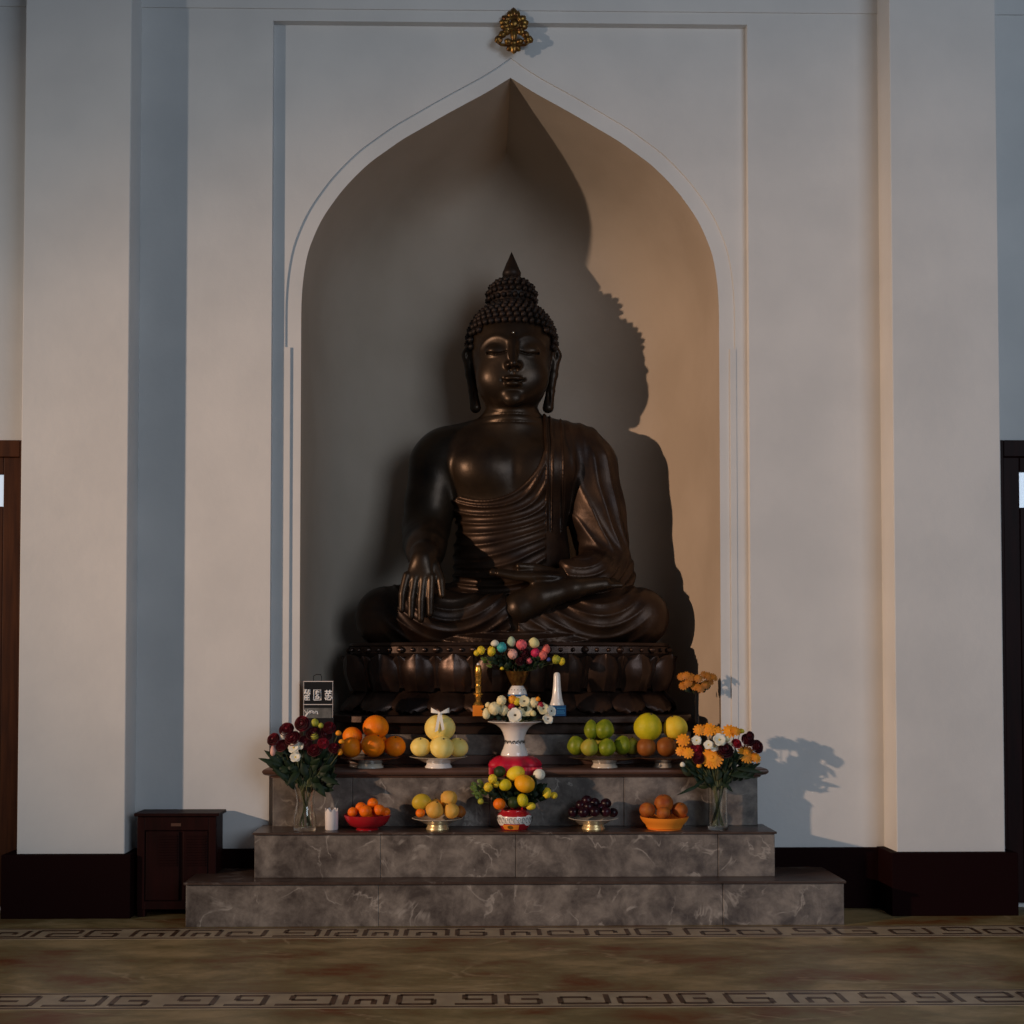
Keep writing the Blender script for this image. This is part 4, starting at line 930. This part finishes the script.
# gilt and white vase behind, with the many-coloured bouquet
ZP = PZ+0.0008; Yv = 0.147; px = sc(Yv); vp = at(517.5, 716, Yv)
gv = thing('gold_vase', 'gold cup vase with white and blue foot behind the cream flowers', 'vase', (vp.x, Yv, ZP))
def VZ(y): return at(517.5, y, Yv).z-ZP
mb = MB(); mb.lathe([(r*px, z) for r, z in [(0,VZ(686)),(5.6,VZ(686)),(6.2,VZ(684)),(8.0,VZ(681)),(9.8,VZ(677)),(11.6,VZ(672.5)),(12.4,VZ(671.2)),(11.6,VZ(671.4)),(9,VZ(677)),(0,VZ(680))]], n=40, cap=False); mb.build('cup', oldgold, gv)
mb = MB(); mb.lathe([(r*px, z) for r, z in [(0,0),(8.6,0),(8.8,VZ(712)),(6.5,VZ(706)),(7.2,VZ(700)),(9.4,VZ(695.5)),(9.6,VZ(694.2)),(8.6,VZ(690)),(6.6,VZ(687)),(5.6,VZ(685.6)),(0,VZ(685.6))]], n=40, cap=False); mb.build('foot', white_p, gv)
mb = MB(); mb.lathe([(r*px, z) for r, z in [(9.5,VZ(696.2)),(9.9,VZ(695.8)),(9.9,VZ(694.6)),(9.5,VZ(694.2))]], n=40, cap=False); mb.build('blue_band', blue_m, gv)
mb = MB()
for k in range(16): a = 2*PI*k/16; mb.ball((8.3*px*math.cos(a), 8.3*px*math.sin(a), VZ(689.8)), 0.0024, n=6, m=4)
mb.build('painted_spots', ink, gv)
tb = thing('mixed_bouquet', 'rounded bouquet of pink, yellow, teal and white blossoms in the gold vase', 'flowers', (vp.x, Yv, ZP+VZ(673)))
flowers(tb, [('pom',yel_f,'yellow_blossom',481,650.4,4.2),('pom',yel_f,'yellow_blossom',476.5,653,2.9),('pom',yel_f,'yellow_blossom',491.3,651.3,4.4,1.1),('bud',white_f,'white_bud',495,643.2,4.2,0.8),('pom',teal_f,'teal_blossom',501.8,647.3,4.9),
 ('bud',pgreen,'pale_green_bud',511.4,641.6,4.3,1.25),('pom',pink_f,'pink_blossom',521.6,644.8,5.6,0.9),('pom',ppink,'pale_pink_blossom',512.6,654.2,5.0),('bud',pyel,'pale_yellow_bud',533.8,642.8,5.7,0.95),('pom',crim,'crimson_blossom',535.4,653,4.7),
 ('pom',coral,'coral_blossom',542.3,655.3,4.8),('pom',coral,'coral_blossom',546.2,649.3,4.0,1.2),('rose',dkrose,'dark_rose',524,654.5,6.4),('pom',pink_f,'pink_blossom',529,660.8,3.2),('pom',ygreen,'yellow_green_blossom',556.2,659.5,4.4),('pom',yel_f,'yellow_blossom',561.6,661.3,3.5,1.1),
 ('bud',yel_f,'small_yellow_bud',502,668.4,2,0.8),('rose',dkrose,'dark_rose',520,661.5,4.2),('bud',blue_f,'blue_bud',548.6,659.3,2.2)], Yv-0.03, 8)
leafcloud(tb, 517, 661, 29, 9, Yv-0.045, 110, 9, L=0.028); leafcloud(tb, 489, 661, 9, 5, Yv-0.03, 9, 10, L=0.03, wd=0.008, m=leaf2, name='bright_foliage', dep=0.01)

# candlestick and white bottle on their boxes
def smallbox(name, label, x0, x1, y0, m, Y=0.142):
    a = at(x0, y0, Y-0.02); b = at(x1, y0, Y-0.02); wd = (b.x-a.x); h = a.z-ZP
    t = thing(name, label, 'box', ((a.x+b.x)/2, Y, ZP)); mb = MB(); mb.box(-wd/2, wd/2, -0.02, 0.02, 0, h); mb.build('carton', m, t, smooth=False, bevel=0.001); return t, h, wd
ob, h1, _ = smallbox('orange_box', 'small bright orange box under the gold candlestick', 472.8, 483.8, 705.5, orangep)
cs = thing('gold_candlestick', 'slim ornate gold candlestick standing on the orange box', 'candlestick', (ob.location.x, 0.142, ZP+h1+0.0005)); px = sc(0.142)
def lz(y, b): return (b-y)*px
pf = [(4.6,704.8),(4.8,703.8),(3.6,702),(2.2,700.5),(2.6,698),(3.6,696.5),(2.8,695.2),(4.9,694.2),(5.0,693.3),(2.8,692.2),(2.9,688),(3.4,686.8),(2.6,685.5),(2.7,682.5),(3.4,681.5),(2.6,680.3),(3.0,677),(3.6,676),(2.8,674.8),(3.4,674),(3.5,669),(3.0,667.5),(3.2,666.5),(2.2,664.8)]
mb = MB(); mb.lathe([(r*px, lz(y, 704.9)) for r, y in [(0,704.9)]+pf+[(0,664.6)]], n=28, cap=False); mb.build('column', gold, cs)
mb = MB(); mb.lathe([(0,lz(665.4,704.9)),(1.6*px,lz(665.2,704.9)),(1.5*px,lz(663.4,704.9)),(0.7*px,lz(662.6,704.9)),(0,lz(662.4,704.9))], n=16, cap=False); mb.build('candle_tip', wax, cs)
bb_, h2, wd = smallbox('blue_box', 'small blue box with light blue lettering under the white bottle', 549.2, 566.0, 705.5, blue_m)
mb = MB()
for k, (zz, L) in enumerate(((0.68,0.55),(0.42,0.38),(0.24,0.5))):
    x = -wd*0.02
    while x < wd*0.02+wd*L*0.8: l = random.uniform(0.0025,0.005); mb.box(x, x+l, -0.0208, -0.020, h2*zz, h2*zz+h2*0.10); x += l+0.0018
mb.build('lettering', cyan_m, bb_, smooth=False)
wb = thing('white_bottle', 'white flared bottle with rounded narrow top standing on the blue box', 'bottle', (at(557, 704, 0.142).x, 0.142, ZP+h2+0.0005))
mb = MB(); mb.lathe([(r*px, lz(y, 704.9)) for r, y in [(0,704.9),(7.0,704.9),(7.2,704.2),(6.2,701.5),(5.2,697.5),(4.4,692),(3.8,685),(3.4,677),(3.2,674.2),(2.4,672.6),(1.2,672.0),(0,671.9)]], n=32, cap=False); mb.build('body', white_p, wb)

# marigolds in the dark vase by the right jamb
Ym = 0.0; mp_ = at(697, 767, Ym); px = sc(Ym); mv = thing('dark_vase', 'tall slender dark glass vase near the right jamb', 'vase', (mp_.x, Ym, ZL))
Hm = at(697, 691, Ym).z-ZL
mb = MB(); mb.lathe([(0,0),(5*px,0),(5.2*px,0.006),(2.2*px,0.03),(1.6*px,0.06),(3.0*px,0.10),(2.4*px,0.16),(1.8*px,0.24),(2.2*px,Hm-0.01),(3.0*px,Hm),(2.3*px,Hm-0.002),(1.3*px,0.24),(0,0.20)], n=28, cap=False); mb.build('body', darkglass, mv)
mg = thing('marigold_spray', 'flat spray of dark orange marigolds in the dark vase', 'flowers', (mp_.x, Ym, ZL+Hm-0.01))
flowers(mg, [('daisy',mari_f,'marigold',x,y,r*1.35) for x, y, r in ((681.5,676.5,3.2),(686,675.5,3),(690.5,677,3.4),(683.5,685.5,3.4),(688,683,3),(692,681,2.8),(698.5,678.5,3.2),(704,675,3),(709,676.5,3.6),(714,677,3.2),(700.5,688.5,3.2),(706,684.5,3.2),(695,686.5,3),(710,681.5,3))], Ym-0.01, 12)
leafcloud(mg, 698, 687, 14, 4, Ym, 16, 13, L=0.03)

# ------------------------------------------------------------------ lower tread
def glass_vase(label, x0, x1, ytop, Y, prof):
    xc = (x0+x1)/2; p = at(xc, 828, Y); px = sc(Y); H = at(xc, ytop, Y).z-ZT
    t = thing('glass_vase', label, 'vase', (p.x, Y, ZT)); o = [(r*px, z*H) for r, z in prof]; th = 0.0022
    inn = [(max(r-th,0.001), max(z, 0.012)) for r, z in reversed(o[1:])]
    mb = MB(); mb.lathe([(0,0)]+o+inn+[(0,0.012)], n=48, cap=False); mb.build('body', glass, t); return t, H
Yb = -0.185
lv, LH = glass_vase('clear glass vase holding the dark red roses at left end of step', 293.5, 316.5, 787, Yb, [(10.8,0),(11.3,0.05),(11.2,0.25),(9.6,0.50),(8.4,0.68),(9.2,0.84),(11.4,1.0)])
def stems(root, base, top, n, rb_, rt, seed, rad=0.0022):
    rnd = random.Random(seed)
    for i in range(n):
        a = rnd.uniform(0,2*PI); b = a+PI+rnd.uniform(-.7,.7); mb = MB()
        p0 = Vector((base.x+rb_*math.cos(a), base.y+rb_*math.sin(a)*0.8, base.z+0.016)); p1 = Vector((base.x+rt*math.cos(b), base.y+rt*math.sin(b)*0.8, top+0.005))
        mb.tube([p0, (p0+p1)/2, p1], rad, n=6); bl(mb, 'stem', stem_m, root)
lr = thing('rose_bouquet', 'bouquet of dark red roses with small white lilies in the left glass vase', 'flowers', (lv.location.x, Yb, ZT+LH))
flowers(lr, [('rose',rose_m,'rose',273.3,739.3,6.6),('rose',rose_m,'rose',286.5,729.3,7.4),('rose',rose_m,'rose',302,723.6,7.6),('rose',rose_m,'rose',281.5,745.5,6.5),('rose',rose_m,'rose',292.5,738.2,8),('rose',rose_m,'rose',305,742.6,6.8),('rose',rose_m,'rose',314.5,750,7),('rose',brose,'rose',323.4,743,5.5),('rose',rose_m,'rose',329.5,727.5,6),('rose',rose_m,'rose',334,748,5.5),('rose',dkrose,'rose',313.6,733.5,7.5),('rose',dkrose,'rose',325,734.5,7),
 ('bloom',white_f,'white_lily',294,748,5.4),('bloom',white_f,'white_lily',295.5,757.5,5),('bloom',white_f,'white_lily',300,746,3.8),('bud',white_f,'white_bud',283.2,734.5,2.6,1.5),('bud',ppink,'white_bud',272.8,751,2.6,2.0),('bud',ygreen,'green_bud',314.8,722.6,4.2),('bud',ygreen,'green_bud',321,725.5,2.8),('bud',ygreen,'green_bud',314.6,736,4.0),
 ('bud',org_f,'orange_bud',338.5,733,3,0.9),('bud',org_f,'orange_bud',341.5,741.5,3,0.8),('bud',org_f,'orange_bud',340,752,2.6,1.3)], Yb, 21)
leafcloud(lr, 303, 764, 32, 20, Yb, 110, 22, L=0.055, wd=0.014, dep=0.04); leafcloud(lr, 320, 782, 15, 11, Yb, 26, 23, L=0.05, wd=0.014)
foliage(lr, [(at(285,768,Yb),at(258,758,Yb-.01),0.012),(at(283,765,Yb),at(264,750,Yb-.01),0.013),(at(292,785,Yb),at(272,766,Yb-.02),0.011),(at(296,790,Yb),at(285,778,Yb-.02),0.010),(at(312,780,Yb),at(326,797,Yb-.02),0.016),(at(316,775,Yb),at(340,785,Yb-.02),0.012),(at(300,770,Yb),at(287,786,Yb-.03),0.014)])
stems(lr, lv.location, ZT+LH, 9, 0.024, 0.030, 24)

wc = at(331.5, 830, -0.175); hc = at(331.5, 808, -0.175).z-ZT; px = sc(-0.175)
cdl = thing('white_candle_cup', 'small white scalloped candle cup beside the left glass vase', 'cup', (wc.x, -0.175, ZT))
mb = MB(); n = 48; vs = []
prc = [(0,0,0),(6.0,0,0),(6.5,0.04,0),(6.6,0.5,0),(6.4,0.92,1),(5.5,0.92,1),(5.5,0.62,0),(0,0.60,0)]
for r, z, f in prc:
    for k in range(n): a = 2*PI*k/n; vs.append((r*px*math.cos(a), r*px*math.sin(a), hc*(z+f*0.08*math.cos(6*a))))
mb.add(vs, [(i*n+k, i*n+(k+1)%n, (i+1)*n+(k+1)%n, (i+1)*n+k) for i in range(len(prc)-1) for k in range(n)]); mb.build('cup_body', wax, cdl)
mb = MB(); mb.tube([(0,0,hc*0.6),(0.001,0,hc*0.78)], 0.0008); mb.build('wick', black, cdl)

YT = -0.165
dish('red lacquer bowl holding small tangerines on the lower step', 344, 391, 814.5, 357, 380, YT, ZT, red_m, red_m, 'fruit_bowl', True)
G = 'small tangerines in the red bowl'
for x, y, Y, r, l in ((352.6,812,-.165,5.2,'small tangerine at the left edge of the red bowl'),(361,807.5,-.150,5.8,'small tangerine second from left, behind the front one in red bowl'),(365.5,811,-.195,6.6,'largest tangerine in front at the middle of the red bowl'),(372.8,803,-.165,5.5,'tangerine highest on the pile in the red bowl'),(379.3,810,-.185,6.0,'tangerine front right of the red bowl pile'),(385.5,812,-.150,5.0,'shaded tangerine at the right edge of the red bowl'),(370,812,-.145,6.5,'tangerine hidden in the middle of the red bowl')):
    fruit('tangerine', l, 'tangerine', G, x, y, Y, r, tang_m, rot=J())
dish('white plate on gold foot holding mangoes and pears, lower step', 412, 463, 817.8, 425, 447.5, YT, ZT, plate_m, palegold)
G = 'mangoes and pears on the gold-footed plate'
fruit('mango', 'greenish yellow mango lying at the left of the plate pile', 'mango', G, 421.8, 802, -.160, 9.0, mango_m, 'mango', rot=(0.2,PI/2,0.2), rz=0.92)
fruit('pear', 'golden pear in the front middle of the plate pile', 'pear', G, 434.8, 809.5, -.195, 9.3, pear_m, 'pear', rz=0.9, rot=(0.5,0.3,0))
fruit('pear', 'golden pear highest at the right of the plate pile', 'pear', G, 448.6, 798.5, -.160, 9.0, pear_m, 'pear', rz=0.88, rot=(0.3,-0.8,0))
fruit('pear', 'golden pear low at the front right of the plate pile', 'pear', G, 451.3, 810.5, -.190, 8.2, pear_m, 'pear', rz=0.9, rot=(0.4,-0.5,0))
fruit('tangerine', 'small orange tangerine tucked low at the left under the mango', 'tangerine', None, 420.3, 813, -.200, 4.8, tang_m)
fruit('pear', 'dark russet pear at the right edge of the plate pile', 'pear', G, 460, 811.5, -.160, 6.2, brownf, 'pear', rz=0.9)
fruit('pear', 'golden pear hidden at the back of the plate pile', 'pear', G, 436, 808, -.135, 9.5, pear_m, 'pear', rz=0.9)
dish('white plate on gold foot holding dark plums, lower step', 568.5, 618, 817.8, 581.5, 604.5, YT, ZT, plate_m, palegold)
G = 'dark plums on the gold-footed plate'
for x, y, Y, r, l in ((573.5,812,-.165,5.6,'dark plum at the left end of the plum pile'),(581,805,-.160,5.6,'dark plum on the left upper slope of the pile'),(587,800.5,-.165,5.6,'dark plum at the peak of the plum pile'),(594.5,803,-.165,5.6,'dark plum just right of the peak'),(606,803.5,-.165,5.6,'raised dark plum standing alone on the right slope'),(583.5,812,-.195,5.8,'dark plum in front, left of centre'),(594.8,811.5,-.200,5.8,'dark plum in front at the centre'),(605.5,811.8,-.190,5.8,'dark plum in front, right of centre'),(613,812.5,-.165,5.2,'dark plum at the right end of the plum pile'),(588.5,806.5,-.185,5.2,'reddish dark plum under the peak plum'),(600,808,-.165,5.6,'dark plum in the dip between peak and right slope'),(590,811,-.140,6.0,'dark plum hidden at the back of the plate')):
    fruit('plum', l, 'plum', G, x, y, Y, r, plum_m, 'peach', rot=J())
dish('orange bowl holding brown-orange peaches on the lower step', 640, 688.5, 816.5, 647.5, 681.5, YT, ZT, orangep, orangep, 'fruit_bowl', True)
G = 'peaches in the orange bowl'
for x, y, Y, r, l in ((663.8,803.5,-.165,9.8,'largest peach on top in the middle of the orange bowl'),(647.3,810,-.165,8.2,'peach at the left of the orange bowl'),(679.8,810,-.165,8.2,'peach at the right of the orange bowl'),(663.5,813,-.200,7.0,'peach low in front under the top peach'),(664,812,-.125,7.5,'peach hidden at the back of the orange bowl')):
    fruit('peach', l, 'peach', G, x, y, Y, r, peach_m, 'peach', rot=J())

# porcelain bowl with the fruit and flower arrangement
pb = at(514.5, 829, YT); px = sc(YT); pbw = thing('porcelain_bowl', 'red and white painted porcelain bowl in the centre of the lower step', 'bowl', (pb.x, YT, ZT)); Hb = at(514, 808.5, YT).z-ZT
def bowlprof(t): return np.interp(t, [0,0.05,0.25,0.5,0.72,0.86,0.93,1.0], [12.5,13.2,15.8,17.3,16.6,13.6,12.6,13.4])*px
mb = MB(); ts = list(np.linspace(0,1,22)); mb.lathe([(0,0)]+[(float(bowlprof(t)), t*Hb) for t in ts]+[(float(bowlprof(1))-0.003,Hb),(float(bowlprof(.86))-0.003,Hb*.86),(float(bowlprof(.5))-.003,Hb*.5),(0,Hb*.15)], n=56, cap=False); mb.build('body', red_m, pbw)
def patch(name, m, a0, a1, t0, t1, off=0.0008, rnd_=False, nu=10, nv=6):
    mb = MB()
    def fn(u, v):
        uu, vv = (u-0.5)*2, (v-0.5)*2
        if rnd_: uu, vv = uu*math.sqrt(1-vv*vv/2), vv*math.sqrt(1-uu*uu/2)
        a = (a0+a1)/2+uu*(a1-a0)/2; t = (t0+t1)/2+vv*(t1-t0)/2; r = float(bowlprof(t))+off; return (r*math.cos(a), r*math.sin(a), t*Hb)
    mb.grid(fn, nu, nv, thick=0.0006); return mb.build(name, m, pbw)
patch('white_band', white_p, -PI, PI, 0.33, 0.68, 0.0004, nu=60)
for a in (-PI*0.83, -PI*0.20, PI*0.5): patch('white_medallion', white_p, a-0.42, a+0.42, 0.22, 0.74, 0.0014, True)
patch('orange_panel', orangep, -PI*0.78, -PI*0.42, 0.04, 0.28, 0.0008)
patch('gold_flower', gold, -PI*0.66, -PI*0.54, 0.06, 0.26, 0.0016, True)
mb = MB()
for a in np.linspace(-PI*0.97, -PI*0.03, 13):
    r = float(bowlprof(0.5))+0.0022; mb.tube([(r*math.cos(a+0.08*math.cos(t)), r*math.sin(a+0.08*math.cos(t)), Hb*(0.5+0.13*math.sin(t))) for t in np.linspace(0, 5, 9)], 0.0008, n=5)
mb.build('painted_scroll', ink, pbw)
ar = thing('fruit_arrangement', 'arrangement of lemons, fruit, yellow blossoms and leaves in the porcelain bowl', 'arrangement', (pb.x, YT, ZT+Hb-0.01))
def af(name, m, x, y, dY, r, kind='citrus', rx=1.0, rz=1.0, rot=(0,0,0)):
    p = at(x, y, YT+dY); mb = MB(); mb.ball((0,0,0), r*sc(YT+dY), n=24, m=16, rx=rx, rz=rz, fn=shape(kind)); mb.build(name, m, ar, loc=p-ar.location, rot=rot, ang=180)
af('lemon', lemon_m, 515.6, 773.5, -0.02, 9.2, rx=1.02, rz=0.85, rot=(0,-0.4,0)); af('mandarin', mandarin_m, 524.8, 783.8, -0.055, 10.5, 'peach', rz=0.86, rot=(0.3,0.3,0))
af('green_fruit', pomelo_m, 505, 784.8, -0.05, 6.5); af('avocado', dkgreen, 499.8, 771.5, -0.01, 6.0, rz=1.0); af('egg_white_fruit', white_f, 539.2, 774.5, -0.02, 6.0)
af('tangerine', tang_m, 499.3, 804, -0.05, 6.2); af('green_lemon', pomelo_m, 522.6, 800.2, -0.06, 5.5, rz=1.3, rot=(0,-0.2,0)); af('avocado', dkgreen, 513.6, 802.5, -0.05, 5.8, rz=1.1)
af('yellow_fruit', lemon_m, 546.8, 793, -0.03, 4.6, rz=1.3); af('yellow_fruit', lemon_m, 530.7, 806.2, -0.05, 4.6, rx=1.1, rz=0.9); af('olive_fruit', pomelo2, 553.8, 795.4, -0.02, 3.8, rz=1.0)
flowers(ar, [('pom',yel_f,'yellow_blossom',492.6,779,4.6),('pom',yel_f,'yellow_blossom',488.2,787.2,4.6),('pom',yel_f,'yellow_blossom',496,784,3.4),('pom',ygreen,'green_blossom',480.7,801.4,3.0)], YT-0.04, 31)
leafcloud(ar, 517, 791, 30, 15, YT-0.035, 150, 32, L=0.038, wd=0.012); leafcloud(ar, 479, 789, 7, 9, YT-0.045, 34, 33, L=0.024, wd=0.008, m=leaf2, name='bright_foliage', dep=0.012)

rv, RH = glass_vase('clear glass cylinder vase holding marigold-coloured bouquet at right end of step', 708, 728, 787, Yb, [(9.6,0),(10.0,0.03),(9.6,0.3),(9.3,0.6),(9.5,0.85),(10.0,1.0)])
rq = thing('orange_bouquet', 'bouquet of orange chrysanthemums, red roses and white blossoms in right glass vase', 'flowers', (rv.location.x, Yb, ZT+RH))
flowers(rq, [('daisy',org_f,'chrysanthemum',712.3,757.8,10.2),('daisy',org_f,'chrysanthemum',746.5,754,9.2),('daisy',org_f,'chrysanthemum',756,757.5,5.5),('daisy',org_f,'chrysanthemum',683,740,6.5),('daisy',org_f,'chrysanthemum',680.5,751,4.8),('daisy',org_f,'chrysanthemum',688,753,5.4),('daisy',org_f,'chrysanthemum',699,730,5.5),('daisy',org_f,'chrysanthemum',708.5,729.5,7),('daisy',org_f,'chrysanthemum',717,731,5.2),('daisy',org_f,'chrysanthemum',729.5,731,6.8),('daisy',org_f,'chrysanthemum',736,731,5),('bud',yel_f,'yellow_bud',741,731,3.6,0.7),('bud',org_f,'orange_bud',699,765.5,2.6),
 ('bloom',white_f,'white_blossom',696.5,740.5,4.6),('bloom',white_f,'white_blossom',719.3,740,6),('bloom',white_f,'white_blossom',714.5,747,4.6),('bloom',white_f,'white_blossom',708.5,745,4.4),('pom',cream_f,'cream_carnation',726.8,738.6,3.6),('pom',cream_f,'cream_carnation',730.2,744.8,2.6),('bud',white_f,'white_bud',682.5,764.5,2.6),
 ('rose',brose,'rose',696,750,6.5),('rose',rose_m,'rose',698.5,758.5,6),('rose',brose,'rose',736.5,743.5,5.2),('rose',dkrose,'rose',724.8,750,8.4),('rose',dkrose,'rose',748,740,7),('rose',dkrose,'rose',757.5,746.5,6.8),('rose',dkrose,'rose',750.5,735.5,4.5)], Yb, 41)
leafcloud(rq, 720, 768, 38, 14, Yb, 120, 42, L=0.050, wd=0.011, dep=0.04); leafcloud(rq, 714, 780, 17, 9, Yb, 34, 43, L=0.05, wd=0.011)
foliage(rq, [(at(735,768,Yb),at(764,773,Yb-.01),0.010),(at(722,782,Yb),at(733,792,Yb-.02),0.009),(at(700,785,Yb-.02),at(678,795,Yb-.04),0.007),(at(705,780,Yb),at(694,786,Yb-.03),0.007),(at(728,775,Yb),at(757,778,Yb),0.009),(at(711,826,Yb),at(724,787,Yb),0.006)])
mb = MB(); mb.tube([at(706,782,Yb), at(690,788,Yb-.03), at(677,795,Yb-.04)], 0.0014, n=5); bl(mb, 'twig', stemd, rq)
stems(rq, rv.location, ZT+RH, 10, 0.022, 0.022, 44)
